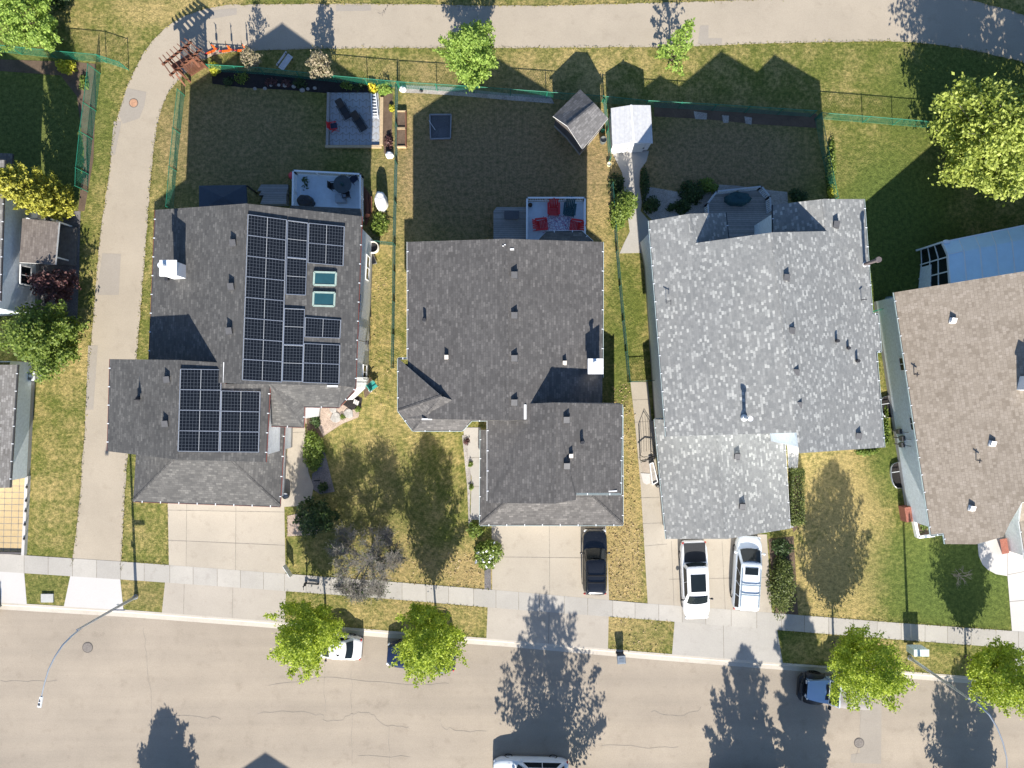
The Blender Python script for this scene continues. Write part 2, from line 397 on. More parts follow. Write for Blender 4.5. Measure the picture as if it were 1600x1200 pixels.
TRIM_DK = M('trim_dark', (.05,.05,.055), .5)
GUT_IN = M('gutter_inside', (.03,.032,.035), .8)
VENT = M('vent_metal', (.085,.085,.09), .5, .1, 5, 0, .3); VENT_W = M('vent_white', (.72,.72,.72), .5); PIPE = M('vent_pipe', (.03,.03,.035), .6)
GALV = M('galvanised', (.46,.47,.49), .38, .12, 4, 0, .85)
LAMPM = M('lamp_steel', (.40,.43,.47), .42, .1, 3, 0, .6)
STEELW = M('white_metal', (.72,.74,.76), .45, .06, 3, 0, .1)
ALU = M('aluminium', (.62,.64,.66), .35, .05, 3, 0, .8)
CELL = cellmat()
GLASSD = M('dark_glass', (.012,.017,.02), .12, .2, 1, 0, 0, 0, .3)
GLASST = M('teal_glass', (.02,.07,.085), .08, .2, 1, 0, 0, .4, .6)
GREENV = M('green_vinyl', (.015,.17,.105), .45, .15, 8)
FENCE_DK = M('dark_green_vinyl', (.012,.09,.065), .5, .15, 8)
CEDAR_W = M('cedar_wood', (.15,.06,.034), .75, .35, 12, .3)
TIMBER = M('timber', (.44,.33,.20), .8, .2, 9, .3)
TIMBER_G = M('grey_timber', (.30,.28,.26), .85, .2, 9, .3)
DECKG = lines('deck_boards_grey', (.30,.29,.28), (.05,.05,.05), 1, .15, .1, .15)
VINYL = M('deck_vinyl', (.54,.64,.73), .6, .08, 3)  # light grey floor with the blue of the shade tinted in
RAILW = M('rail_white', (.76,.78,.80), .4, .03)
BLACK = M('black_plastic', (.018,.018,.02), .5, .2)
BLACKM = M('black_metal', (.02,.02,.022), .35, .2, 5, 0, .4)
RUBBER = M('tyre_rubber', (.015,.015,.016), .85, .2)
RIM = M('rim_alloy', (.35,.36,.37), .3, .1, 5, 0, .8)
ORANGE = M('orange_paint', (.85,.14,.015), .4, .1); PINKR = M('pinkish_red', (.6,.05,.07), .45, .1)
RED = M('red_plastic', (.55,.02,.025), .45, .12)
TEAL = M('teal_fabric', (.02,.07,.085), .8, .2)
NAVY = M('navy_fabric', (.02,.035,.07), .85, .15)
CANVAS = M('canopy_navy', (.035,.05,.075), .8, .12, 4)
FABW = M('white_fabric', (.74,.73,.72), .85, .08, 7, .4)
PW = M('paint_white', (.80,.80,.81), .25, .02, 1, 0, 0, .6)
PWB = M('paint_pearl', (.70,.745,.78), .25, .02, 1, 0, 0, .6)
PBLK = M('paint_black', (.012,.013,.016), .2, .1, 1, 0, .2, .8)
PNAVY = M('paint_navy', (.012,.02,.055), .22, .1, 1, 0, .2, .8)
PSILVER_SKY = M('paint_silver_skyblue', (.30,.42,.58), .22, .05, 1, 0, .3, .9)  # silver body; blue of the reflected sky painted into its colour
PGREY = M('paint_dark_grey', (.03,.035,.045), .25, .1, 1, 0, .2, .8)
SOFTTOP = M('soft_top_grey', (.22,.205,.20), .9, .08, 8, .2)
BEDLINER = M('bed_cover', (.015,.016,.019), .7, .2, 20, .3)
LAMPRED = M('lens_red', (.45,.02,.02), .2); LAMPCL = M('lens_clear', (.7,.72,.74), .12); CHROME = M('chrome', (.7,.71,.72), .15, .02, 1, 0, 1)
BRICK = M('brick_red', (.30,.11,.075), .85, .3, 14, .4)
RUSTY = M('rusty_iron', (.42,.24,.15), .9, .2, 9, .3); IRON = M('manhole_iron', (.20,.175,.155), .8, .25, 12, .4)
METALROOF = lines('metal_roof_white', (.54,.54,.55), (.42,.43,.45), 0, .33, .06, .02, .4)
SUNPANEL = M('polycarbonate_shade_blue', (.58,.76,.88), .35, .05, 1.5, 0, 0, .3)  # pale panels, blue cast of the shade put into the colour
PAVER = None
# ------------------------------------------------------------------ curves (photo pixel x -> y)
def curve(pts):
    xs = [p[0] for p in pts]; ys = [p[1] for p in pts]
    def f(x):
        if x < xs[0]: return ys[0] + (x-xs[0])*(ys[1]-ys[0])/(xs[1]-xs[0])
        if x > xs[-1]: return ys[-1] + (x-xs[-1])*(ys[-1]-ys[-2])/(xs[-1]-xs[-2])
        return float(np.interp(x, xs, ys))
    return f
SWT = curve([(0,865),(200,878),(400,893),(600,908),(800,924),(1000,942),(1200,957),(1400,973),(1600,987)])
SWB = curve([(0,893),(200,906),(400,920),(600,935),(800,952),(1000,967),(1200,983),(1400,999),(1600,1014)])
BLV = curve([(0,941),(200,953),(400,968),(600,985),(800,1000),(1000,1018),(1200,1034),(1400,1048),(1600,1063)])
SCB = curve([(0,1214),(800,1246),(1600,1292)])
ZR = -.13
def strip(mb, top, bot, x0, x1, z, step=20, mat=0):
    n = max(1, int((x1-x0)/step)); xs = [x0 + (x1-x0)*i/n for i in range(n+1)]
    for a, b in zip(xs, xs[1:]):
        mb.face([w(a, bot(a), z), w(b, bot(b), z), w(b, top(b), z), w(a, top(a), z)], mat)
def w(px, py, z): v = P(px, py); return Vector((v.x, v.y, z))
def sheet(name, poly, z, mat, side=0.0):
    mb = MB(); pts = [w(x, y, z) for x, y in poly]
    if side: mb.prism(pts, z-side, z)
    else: mb.face(pts)
    return struct(name, mb, mat)
def catmull(pts, n=8):
    out = []; p = [pts[0]] + list(pts) + [pts[-1]]
    for i in range(1, len(p)-2):
        for k in range(n):
            t = k/n; a, b, c, d = (np.array(p[i+j], float) for j in (-1,0,1,2))
            out.append(tuple(.5*((2*b) + (-a+c)*t + (2*a-5*b+4*c-d)*t*t + (-a+3*b-3*c+d)*t**3)))
    out.append(tuple(pts[-1])); return out

# ground to the horizon (a step below the lots), street, lots
mb = MB(); mb.face([(-900,-900,-.16),(900,-900,-.16),(900,900,-.16),(-900,900,-.16)])
gcol = M('far_ground', (.13,.14,.045), .95, .3, .2, .3); struct('ground', mb, gcol)
mb = MB(); strip(mb, BLV, SCB, -900, 2500, ZR, 50); struct('street', mb, ASPHALT)

# lawn: one lot sheet with its dry / brown / lush patches as an attribute of the turf itself
BL = [ # px, py, rx, ry, dry, brown, lush
 (780,260,150,120,.0,1.0,0),(1120,255,130,75,.0,.95,0),(370,220,120,90,-.05,.72,.05),(50,190,90,110,-.3,.1,.75),
 (1440,250,170,90,.0,0,.12),(1390,380,80,120,-.3,0,.85),(930,330,30,250,.22,0,0),(955,480,28,140,.15,0,0),(968,520,26,110,-.25,0,.35),
 (985,720,22,110,.30,.1,0),(965,880,34,80,.55,.25,0),(650,300,22,160,.25,0,0),(590,460,40,110,.22,0,0),(600,650,60,60,.2,0,0),
 (690,690,70,60,.05,0,0),(560,800,90,100,.0,.25,.1),(740,900,30,40,.45,.2,0),(650,900,90,40,.25,.2,0),
 (1310,760,75,60,.42,0,0),(1345,890,50,90,.45,0,0),(1270,900,40,70,.4,0,0),(1385,730,28,60,-.2,0,.55),(1430,900,70,70,-.25,0,.7),(1520,930,70,60,-.35,0,.85),(1560,860,60,40,-.3,0,.8),
 (600,965,140,24,.2,.1,0),(1000,990,50,25,.15,.12,0),(1350,1015,90,24,.22,.05,0),(1500,1030,70,24,.1,0,.1),(1260,1010,40,24,-.05,0,.2),
 (90,740,60,90,.12,0,.0),(105,560,40,40,.35,0,0),(145,350,16,250,.05,0,.0),(220,820,30,60,.1,0,0),(250,300,20,200,.1,0,0),
 (150,45,120,50,.1,0,.0),(290,15,80,20,.35,.05,0),(560,110,90,25,.12,0,.0),(1000,100,160,25,.10,0,.0),(800,105,160,25,.12,0,.0),(1350,100,120,30,.0,0,.12),(1000,5,500,8,.15,.1,0),(1500,150,100,60,-.3,0,.55),
 (70,920,34,25,-.1,.1,.1),(225,925,34,25,.05,.25,0)]
mb = MB(); nx, ny = 200, 110; cols = []; rows = []
for j in range(ny+1):
    v = (j/ny)**1.0; row = []
    for i in range(nx+1):
        px = -420 + 2440*i/nx; yb = BLV(px); py = yb + (-420-yb)*v
        row.append(w(px, py, 0)); d = .42; br = 0; lu = .05
        for bx, by, rx, ry, dd, bb, ll in BL:
            q = ((px-bx)/rx)**2 + ((py-by)/ry)**2
            if q < 6: e = math.exp(-q*q*.5); d += dd*e; br += bb*e; lu += ll*e
        cols.append((min(1,max(0,d)), min(1,max(0,br)), min(1,max(0,lu)), 1))
    rows.append(row)
mb.grid(rows, 0)
lawn = struct('lawn', mb, GRASS)
ca = lawn.data.color_attributes.new('lawn', 'FLOAT_COLOR', 'POINT'); ca.data.foreach_set('color', np.array(cols, np.float32).ravel())
mb = MB(); strip(mb, lambda x: SCB(x)+7, lambda x: SCB(x)+700, -420, 2020, -.005, 60); struct('lawn', mb, GRASS)

# kerb: a real step of 0.13 m with its gutter pan
def kerb(f, s, x0, x1):
    mb = MB(); xs = np.arange(x0, x1+1, 20.0)
    for a, b in zip(xs, xs[1:]):
        prof = [(0, .012), (3.6*s, .012), (5.2*s, ZR+.03), (12*s, ZR+.008)]
        for (o0, z0), (o1, z1) in zip(prof, prof[1:]):
            q = [w(a, f(a)+o0, z0), w(a, f(a)+o1, z1), w(b, f(b)+o1, z1), w(b, f(b)+o0, z0)]
            mb.face(q if s > 0 else q[::-1])
    return struct('curb', mb, CURB)
kerb(BLV, 1, -420, 2020); kerb(lambda x: SCB(x), -1, -420, 2020)

# trail
LE = catmull([(113,880),(113.5,872),(125,775),(134,640),(137,590),(147,480),(155,380),(165,310),(173,255),(182,190),(205,120),(240,62),(285,27),(340,10),(400,7),(600,6),(800,9),(1000,5),(1200,-1),(1400,-8),(1500,-2),(1560,12),(1620,32),(1800,120)], 6)
RE = catmull([(190,886),(189.8,878),(196,760),(205,640),(213,560),(222,460),(231,340),(239,245),(250,178),(270,136),(300,106),(335,87),(385,80),(520,76),(700,75),(800,75),(1000,74),(1100,72),(1200,68),(1400,65),(1500,75),(1560,88),(1620,108),(1800,210)], 6)
rng = np.random.default_rng(3)
def jag(pts, amp=1.1):
    o = []
    for (x0, y0), (x1, y1) in zip(pts, pts[1:]):
        n = max(1, int(math.hypot(x1-x0, y1-y0)/5))
        for k in range(n):
            t = k/n; o.append((x0+(x1-x0)*t + rng.normal()*amp*.5, y0+(y1-y0)*t + rng.normal()*amp*.5))
    o.append(pts[-1]); return o
def ribbon(name, A, B, z, mat, clip=None):
    mb = MB(); n = 260
    def res(p):
        p = np.array(p); d = np.r_[0, np.cumsum(np.hypot(*np.diff(p, axis=0).T))]; s = np.linspace(0, d[-1], n); return np.c_[np.interp(s, d, p[:,0]), np.interp(s, d, p[:,1])]
    A, B = res(A), res(B)
    for i in range(n-1):
        if clip and not clip(A[i+1]): continue
        mb.face([w(*A[i], z), w(*B[i], z), w(*B[i+1], z), w(*A[i+1], z)])
    return struct(name, mb, mat)
ja, jb = jag(LE), jag(RE)
ribbon('path', ja, jb, .012, TRAIL)
for poly, z in (([(160,396),(189,397),(186,461),(151,461)], .018), ([(199,138),(229,144),(226,165),(218,185),(192,194),(186,180)], .018), ([(190,190),(180,242),(173,242),(178,190)], .018),
             ([(326,17),(370,13),(370,23),(330,30)], .018), ([(525,8),(580,8),(580,17),(525,18)], .018), ([(1094,40),(1107,40),(1107,60),(1128,60),(1128,69),(1090,69)], .018), ([(138,540),(153,540),(146,640),(134,640)], .018), ([(715,12),(760,12),(757,16),(715,17)], .018)):
    sheet('path_patch', poly, z, PATCH)
sheet('street_patch', [(1345,1098),(1379,1100),(1378,1195),(1330,1193),(1331,1180),(1345,1178)], ZR+.006, PATCH)

# sidewalk and its joints
mb = MB(); sw = MB(); x = -400; xp = -420
while x < 2000:
    sw.face([w(xp,SWB(xp),.024), w(x,SWB(x),.024), w(x,SWT(x),.024), w(xp,SWT(xp),.024)]); xp = x
    mb.face([w(x-.4, SWB(x), .028), w(x+.4, SWB(x), .028), w(x+.4, SWT(x), .028), w(x-.4, SWT(x), .028)]); x += 36.5 + rng.normal()*1.5
struct('sidewalk', sw, CONC); struct('sidewalk_joints', mb, JOINT)

def lines_on(name, segs, z, wd, mat):
    mb = MB()
    for x0, y0, x1, y1 in segs:
        d = math.hypot(x1-x0, y1-y0); nx, ny = -(y1-y0)/d*wd/2, (x1-x0)/d*wd/2
        q = [w(x0+nx,y0+ny,z), w(x0-nx,y0-ny,z), w(x1-nx,y1-ny,z), w(x1+nx,y1+ny,z)]
        mb.face(q[::-1] if (q[1]-q[0]).cross(q[2]-q[1]).z < 0 else q)
    return struct(name, mb, mat)
# driveways and aprons
def slabs(name, xt, xb, ys, mat, z=.020):
    mb = MB(); y0, y1 = ys[0], ys[-1]
    def X(i, y): return xt[i] + (xb[i]-xt[i])*(y-y0)/(max(y1(xb[0]), 1)-y0)
    for a, b in zip(ys, ys[1:]):
        for i in range(len(xt)-1):
            ya0 = a; fb = b if callable(b) else (lambda x, b=b: b)
            p, q = X(i, ya0), X(i+1, ya0); r, t = X(i+1, fb(xb[i+1])), X(i, fb(xb[i]))
            mb.face([w(t, fb(xb[i]), z), w(r, fb(xb[i+1]), z), w(q, ya0, z), w(p, ya0, z)])
    return struct(name, mb, mat)
E_ = lambda x: SWT(x)+.4
slabs('driveway', [262,292,369,444], [264,291,368,446], [770,797,847,E_], DRIVE)
lines_on('driveway_joints', [(292,772,291,SWT(291)),(369,772,368,SWT(368)),(262,844,446,852),(262,797,445,800)], .025, .75, JOINT)
slabs('driveway', [768,858,946], [769,859,951], [800,871,E_], DRIVE)
lines_on('driveway_joints', [(858,800,859,SWT(859)),(768,870,948,872)], .025, .75, JOINT)
sheet('driveway', [(985,597),(1012,597),(1022,700),(1040,835),(1198,835),(1206,SWT(1206)+.4),(1012,SWT(1012)+.4),(1001,760),(992,660)], .020, DRIVE)
lines_on('driveway_joints', [(988,625,1012,624),(991,660,1018,658),(996,715,1026,712),(1000,778,1030,777),(1004,818,1036,817),(1008,853,1042,850),(1049,845,1053,SWT(1053)),(1128,845,1133,SWT(1133)),(1045,905,1200,902)], .025, .75, JOINT)
sheet('driveway', [(1527,845),(1620,820),(1640,SWT(1640)+.4),(1581,SWT(1581)+.4),(1574,900),(1556,897),(1543,890),(1535,882),(1529,868)], .020, CONC_NEW)
lines_on('driveway_joints', [(1574,900,1574,850),(1574,898,1600,893),(1577,940,1600,938)], .025, .75, JOINT)
def apron(poly, mat): return sheet('driveway_apron', poly, .016, mat)
for x0, x1, x2, x3, mt in ((258,447,445,253,DRIVE_B),(762,951,950,760,DRIVE_B),(1054,1214,1223,1050,CONC),(110,188,193,100,CONC_NEW),(-60,38,42,-60,CONC_NEW),(1587,1700,1700,1583,CONC_NEW)):
    apron([(x0,SWB(x0)-.4),(x1,SWB(x1)-.4),(x2,BLV(x2)+.4),(x3,BLV(x3)+.4)], mt)
lines_on('apron_joints', [(288,SWB(288),287,BLV(287)),(364,SWB(364),363,BLV(363)),(858,SWB(858),857,BLV(857)),(1130,SWB(1130),1131,BLV(1131))], .021, .75, JOINT)
# walkways
sheet('walkway', [(453,660),(476,660),(479,700),(482,738),(490,760),(487,778),(475,790),(444,792),(444,760)], .024, DRIVE)
lines_on('walkway_joints', [(452,676,476,675)], .029, .75, JOINT)
sheet('walkway', [(724,668),(751,668),(750,812),(735,812),(737,745),(727,715)], .024, CONC)
lines_on('walkway_joints', [(733,715,750,715),(736,760,750,760)], .029, .75, JOINT)
sheet('walkway', [(956,238),(1014,236),(1010,252),(1000,266),(999,290),(1003,318),(1001,330),(1014,345),(1014,395),(968,396),(975,380),(984,362),(980,330),(972,270)], .02, CONC)
# beds of stone, mulch and soil
B_ = sheet
B_('gravel_bed', [(628,133),(700,136),(790,146),(860,150),(866,162),(800,157),(720,150),(660,146),(628,145)], .016, GRAVEL)
B_('soil_bed', [(1022,160),(1120,166),(1276,178),(1276,200),(1180,194),(1100,186),(1022,182)], .010, SOIL)
for g_ in ([(1084,174),(1105,177),(1104,187),(1086,186)],[(1128,180),(1139,181),(1138,192),(1130,192)],[(1163,182),(1175,184),(1174,195),(1165,193)]): B_('gravel_bed', g_, .016, GRAVEL)
B_('mulch_bed', [(330,108),(420,114),(520,124),(612,133),(612,140),(600,146),(515,146),(440,140),(380,137),(332,131)], .016, MULCH)
B_('gravel_bed', [(470,640),(505,634),(540,632),(563,637),(560,652),(535,662),(515,675),(505,682),(498,668),(478,662)], .018, GRAVEL_P)
B_('mulch_bed', [(536,632),(553,616),(566,622),(564,640),(548,640)], .022, MULCH)
B_('soil_bed', [(479,640),(494,640),(497,668),(505,682),(500,712),(482,712),(479,690)], .026, SOIL)
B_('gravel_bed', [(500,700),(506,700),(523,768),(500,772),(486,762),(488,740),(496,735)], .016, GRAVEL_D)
B_('gravel_bed', [(449,806),(478,800),(500,800),(495,835),(449,838)], .016, GRAVEL_P)
B_('gravel_bed', [(722,680),(728,680),(736,745),(734,800),(740,830),(733,838),(730,760)], .03, GRAVEL)
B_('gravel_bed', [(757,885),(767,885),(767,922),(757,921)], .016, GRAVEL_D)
B_('gravel_bed', [(1224,674),(1254,672),(1253,690),(1248,705),(1246,735),(1232,737),(1230,700)], .022, CONC_NEW)
B_('gravel_bed', [(1003,290),(1060,300),(1115,288),(1150,290),(1210,298),(1230,300),(1232,330),(1215,345),(1020,345),(1005,330)], .014, GRAVEL)
B_('mulch_bed', [(1232,735),(1252,735),(1252,815),(1240,832),(1234,815)], .02, SOIL)
B_('mulch_bed', [(1200,842),(1240,838),(1247,960),(1212,962)], .018, SOIL)
B_('soil_bed', [(-80,90),(120,97),(150,100),(150,145),(146,250),(132,330),(122,330),(132,240),(120,150),(95,118),(-80,105)], .012, SOIL)
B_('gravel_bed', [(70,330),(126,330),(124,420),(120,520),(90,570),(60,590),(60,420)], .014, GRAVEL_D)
B_('soil_bed', [(594,133),(614,135),(612,240),(600,240)], .014, SOIL)
B_('soil_bed', [(566,600),(580,590),(583,610),(570,622)], .014, SOIL)
# cracks in the street, as thin tar lines
segs = []
def crack(pts, seed):
    r = random.Random(seed); p = catmull(pts, 5); p = [(x+r.gauss(0,1.2), y+r.gauss(0,1.4)) for x, y in p]
    for (a, b), (c, d) in zip(p, p[1:]): segs.append((a, b, c, d))
crack([(400,1115),(470,1114),(502,1118),(507,1126),(530,1127),(553,1116),(580,1117),(600,1134),(612,1136),(638,1137)], 1)
crack([(685,1125),(695,1140),(720,1143),(760,1143)], 2); crack([(223,980),(226,1020),(234,1075),(236,1110),(245,1140)], 3); crack([(245,1122),(300,1120),(345,1124)], 4)
crack([(505,1000),(506,1060),(508,1115)], 5); crack([(548,1050),(550,1118),(549,1200)], 6); crack([(608,1136),(607,1200)], 7); crack([(940,1163),(1000,1168),(1060,1168)], 8)
crack([(0,1064),(40,1066),(90,1065)], 9); crack([(1346,1095),(1345,1150),(1335,1200)], 10); crack([(560,1182),(640,1184)], 11); crack([(420,1072),(520,1060),(640,1070),(700,1068)], 12); crack([(1018,1112),(1060,1120),(1095,1108)], 13)
lines_on('street_cracks', segs, ZR+.007, .6, CRACK)
segs = []
crack([(600,20),(604,12),(606,5)], 14); crack([(590,20),(597,24)], 15)
lines_on('path_cracks', segs, .02, .9, CRACK)

# grass fringe: blades leaning over paving edges, and dry tufts
def fringe(polys, n, wd, seed, mat, size=.07):
    r = np.random.default_rng(seed); pts = []
    for poly in polys:
        p = np.array(poly, float); d = np.r_[0, np.cumsum(np.hypot(*np.diff(p, axis=0).T))]
        s = r.uniform(0, d[-1], int(n*d[-1]/100)); x = np.interp(s, d, p[:,0]) + r.normal(0, wd, len(s)); y = np.interp(s, d, p[:,1]) + r.normal(0, wd, len(s))
        pts.append(np.c_[(x-800)*.05, (600-y)*.05, np.abs(r.normal(.035, .02, len(s)))])
    o = leaf_mesh('grass', np.concatenate(pts), size, mat, None, r, .2, .3); o['kind'] = 'stuff'; return o
xs = range(-20, 1640, 10)
fringe([ja, jb], 110, 1.3, 1, BLADE)
fringe([[(x, SWT(x)-1) for x in range(194, 262)], [(x, SWT(x)-1) for x in range(450, 766)], [(x, SWT(x)-1) for x in range(1250, 1578)], [(x, SWB(x)+1) for x in range(448, 758)], [(x, SWB(x)+1) for x in range(952, 1052)], [(x, SWB(x)+1) for x in range(1216, 1582)],
        [(x, BLV(x)-1.5) for x in range(448, 758)], [(x, BLV(x)-1.5) for x in range(952, 1048)], [(x, BLV(x)-1.5) for x in range(1226, 1582)], [(261,792),(262,880)], [(448,800),(449,890)]], 90, 1.0, 2, BLADE)
def scatter(boxes, seed, mat, size):
    r = np.random.default_rng(seed); pts = []
    for x0, y0, x1, y1, n in boxes:
        x = r.uniform(x0, x1, n); y = r.uniform(y0, y1, n); pts.append(np.c_[(x-800)*.05, (600-y)*.05, np.abs(r.normal(.02, .02, n))])
    o = leaf_mesh('dry_leaf_litter', np.concatenate(pts), size, mat, None, r, .5, .5); o['kind'] = 'stuff'
scatter([(952,820,1006,935,520),(975,640,992,820,140),(955,600,985,640,90),(640,860,760,915,160),(952,968,1050,1015,90),(700,870,757,915,80),(575,420,612,640,120)], 5, BLADE_DRY, .075)
# ------------------------------------------------------------------ house helpers
def slope_uv(pts):
    n = Vector()
    for i in range(1, len(pts)-1): n += (pts[i]-pts[0]).cross(pts[i+1]-pts[0])
    n.normalize()
    if n.z < 0: n = -n
    u = Vector((0,0,1)).cross(n)
    u = Vector((1,0,0)) if u.length < .03 else u.normalized()
    v = n.cross(u); return [(p.dot(u), p.dot(v)) for p in pts]
def roof(parent, polys, mat, fascia=TRIM, th=.17, name='roof'):
    """roof planes with a thickness; the lower rim is the fascia"""
    mb = MB()
    for pts in polys:
        if (pts[1]-pts[0]).cross(pts[2]-pts[0]).z < 0 and len(pts) < 5: pts = pts[::-1]
        elif len(pts) >= 5:
            a = sum((pts[i].x*pts[(i+1)%len(pts)].y - pts[(i+1)%len(pts)].x*pts[i].y) for i in range(len(pts)))
            if a < 0: pts = pts[::-1]
        mb.face(pts, 0, slope_uv(pts)); low = [p - Vector((0,0,th)) for p in pts]
        mb.face(low[::-1], 1)
        for i in range(len(pts)):
            j = (i+1) % len(pts); mb.face([low[i], low[j], pts[j], pts[i]], 1)
    return mb.build(name, [mat, fascia], parent)
def caps(parent, segs, mat):
    """ridge and hip cap shingles"""
    for a, b in segs:
        mb = MB(); d = (b-a); n = max(1, int(d.length/.28)); sd = Vector((d.y, -d.x, 0)).normalized()*.13
        for k in range(n):
            p, q = a+d*(k/n), a+d*((k+1)/n); z = Vector((0,0,.025)); z2 = Vector((0,0,.012))
            mb.face([p-sd-z, q-sd-z2, q+z, p+z2], 0, [(k*.37, 0), (k*.37+.3, 0), (k*.37+.3, .14), (k*.37, .14)])
            mb.face([p+z2, q+z, q+sd-z2, p+sd-z], 0, [(k*.37, .3), (k*.37+.3, .3), (k*.37+.3, .44), (k*.37, .44)])
        mb.build('ridge_cap', mat, parent)
def gutter(parent, pts, mat=TRIM, ticks=STEELW, gap=1.25, wd=.12):
    mb = MB()
    for a, b in zip(pts, pts[1:]):
        z = Vector((0,0,-.06)); mb.bar(a+z, b+z, wd, .11, 0); z = Vector((0,0,-.002)); mb.bar(a+z, b+z, wd*.55, .012, 1)
        n = max(1, int((b-a).length/gap)); d = (b-a).normalized()*.035
        for k in range(n):
            p = a.lerp(b, (k+.5)/n); s = Vector((d.y, -d.x, 0)).normalized()*wd*.62; mb.bar(p-s+Vector((0,0,.012)), p+s+Vector((0,0,.012)), .06, .025, 2)
    return mb.build('gutter', [mat, GUT_IN, ticks], parent)
def walls(parent, pts, mat, z0=-.1, name='wall'):
    """pts: (x,y,ztop) ring"""
    mb = MB(); n = len(pts)
    for i in range(n):
        a, b = pts[i], pts[(i+1) % n]
        mb.face([(a[0],a[1],z0+.5),(b[0],b[1],z0+.5),(b[0],b[1],b[2]),(a[0],a[1],a[2])], 0)
        mb.face([(a[0],a[1],z0),(b[0],b[1],z0),(b[0],b[1],z0+.5),(a[0],a[1],z0+.5)], 1)
    return mb.build(name, [mat, FOUND], parent)
def gwalls(parent, WN, RN, EN, ES, RS, WS, mat, ins=.45, end=.35):
    ax = (RN-RS); ax.z = 0; ax.normalize(); sd = Vector((ax.y, -ax.x, 0))   # sd points east
    def m(p, e, s, dz): q = p + ax*e*end + sd*s*ins; return (q.x, q.y, p.z+dz)
    k = .4*ins - .26
    return walls(parent, [m(WN,-1,1,k), m(WS,1,1,k), m(RS,1,0,-.24), m(ES,1,-1,k), m(EN,-1,-1,k), m(RN,-1,0,-.24)], mat)
def window(parent, c, d, nrm, wd, ht, frame=TRIM):
    """c centre on the wall plane, d along the wall, nrm outwards"""
    d = Vector(d).normalized(); nrm = Vector(nrm).normalized(); c = Vector(c)
    fr = MB(); up = Vector((0,0,1))
    def slab(mb, a0, a1, b0, b1, o0, o1, mat=0):
        mb.hexa([c+d*a+up*b+nrm*o for a, b, o in ((a0,b0,o0),(a1,b0,o0),(a1,b0,o1),(a0,b0,o1),(a0,b1,o0),(a1,b1,o0),(a1,b1,o1),(a0,b1,o1))], mat)
    t = .08; W2, H2 = wd/2, ht/2
    slab(fr,-W2-t,W2+t,-H2-t,-H2,-.02,.06); slab(fr,-W2-t,W2+t,H2,H2+t,-.02,.06); slab(fr,-W2-t,-W2,-H2,H2,-.02,.06); slab(fr,W2,W2+t,-H2,H2,-.02,.06); slab(fr,-.03,.03,-H2,H2,-.02,.05)
    f = fr.build('window', frame, parent); g = MB(); slab(g,-W2,-.03,-H2,H2,-.02,.02); slab(g,.03,W2,-H2,H2,-.02,.02); g.build('pane', GLASSD, f)
def box_vent(parent, p, n, rz=0, mats=None, s=.40):
    """slant-back roof vent standing on the slope at p"""
    mb = MB(); q = Matrix.Translation(p) @ Matrix.Rotation(rz, 4, 'Z')
    def T(*a): return q @ Vector(a)
    h = s*.5
    mb.hexa([T(-s*.62,-s*.62,-.12),T(s*.62,-s*.62,-.12),T(s*.62,s*.62,-.12),T(-s*.62,s*.62,-.12),T(-s*.62,-s*.62,.02+.0),T(s*.62,-s*.62,.02),T(s*.62,s*.62,.02),T(-s*.62,s*.62,.02)], 0)
    mb.hexa([T(-h,-h,0),T(h,-h,0),T(h,h,0),T(-h,h,0),T(-h,-h,.16),T(h,-h,.16),T(h,h,.26),T(-h,h,.26)], 0)
    mb.hexa([T(-h*.9,h,.03),T(h*.9,h,.03),T(h*.9,h+.01,.03),T(-h*.9,h+.01,.03),T(-h*.9,h,.22),T(h*.9,h,.22),T(h*.9,h+.01,.22),T(-h*.9,h+.01,.22)], 1)
    return mb.build('roof_vent', mats or [VENT, BLACK], parent)
def pipe_vent(parent, p, h=.45, r=.11, mat=PIPE):
    mb = MB(); mb.cyl((p.x,p.y,p.z-.1), r*2, .13, 12, 1, r*1.4); mb.cyl((p.x,p.y,p.z), r, h, 12, 0); return mb.build('vent_pipe', [mat, VENT], parent)
def solar(quad, pl, label, group, portrait=False, off=.14):
    """one framed panel on its rails; quad = pixel corners (tl,tr,br,bl)"""
    q = [pl.at(x, y, off) for x, y in quad]; c = sum(q, Vector())/4; t = thing('solar_panel', label, 'solar panel', c, group); n = pl.n
    q = [p + (c-p)*.012 for p in q]; fr = MB(); tl, tr, br, bl = q
    wd = .038
    for a, b in ((tl,tr),(tr,br),(br,bl),(bl,tl)): fr.bar(a, b, wd, .05, 0, n)
    fr.build('frame', ALU, t)
    ce = MB(); g = [p + (c-p)*.02 for p in q]; lo = [p - n*.02 for p in g]; hi = [p + n*.008 for p in g]
    tl, tr, br, bl = hi; uv = [(0,0),(1,0),(1,1),(0,1)] if not portrait else [(0,0),(0,1),(1,1),(1,0)]
    ce.face([bl, br, tr, tl], 0, uv); 
    for i in range(4): ce.face([lo[i], lo[(i+1)%4], hi[(i+1)%4], hi[i]][::-1], 0, [(0,0)]*4)
    ce.face(lo, 0, [(0,0)]*4)
    ce.build('cell_sheet', CELL, t)
    for k in (.22, .78): rl = MB(); rl.bar(q[0].lerp(q[3], k)-n*.07, q[1].lerp(q[2], k)-n*.07, .05, .06); rl.build('mounting_rail', ALU, t)
def row(a, b, n): return [(a[0]+(b[0]-a[0])*i/n, a[1]+(b[1]-a[1])*i/n) for i in range(n+1)]
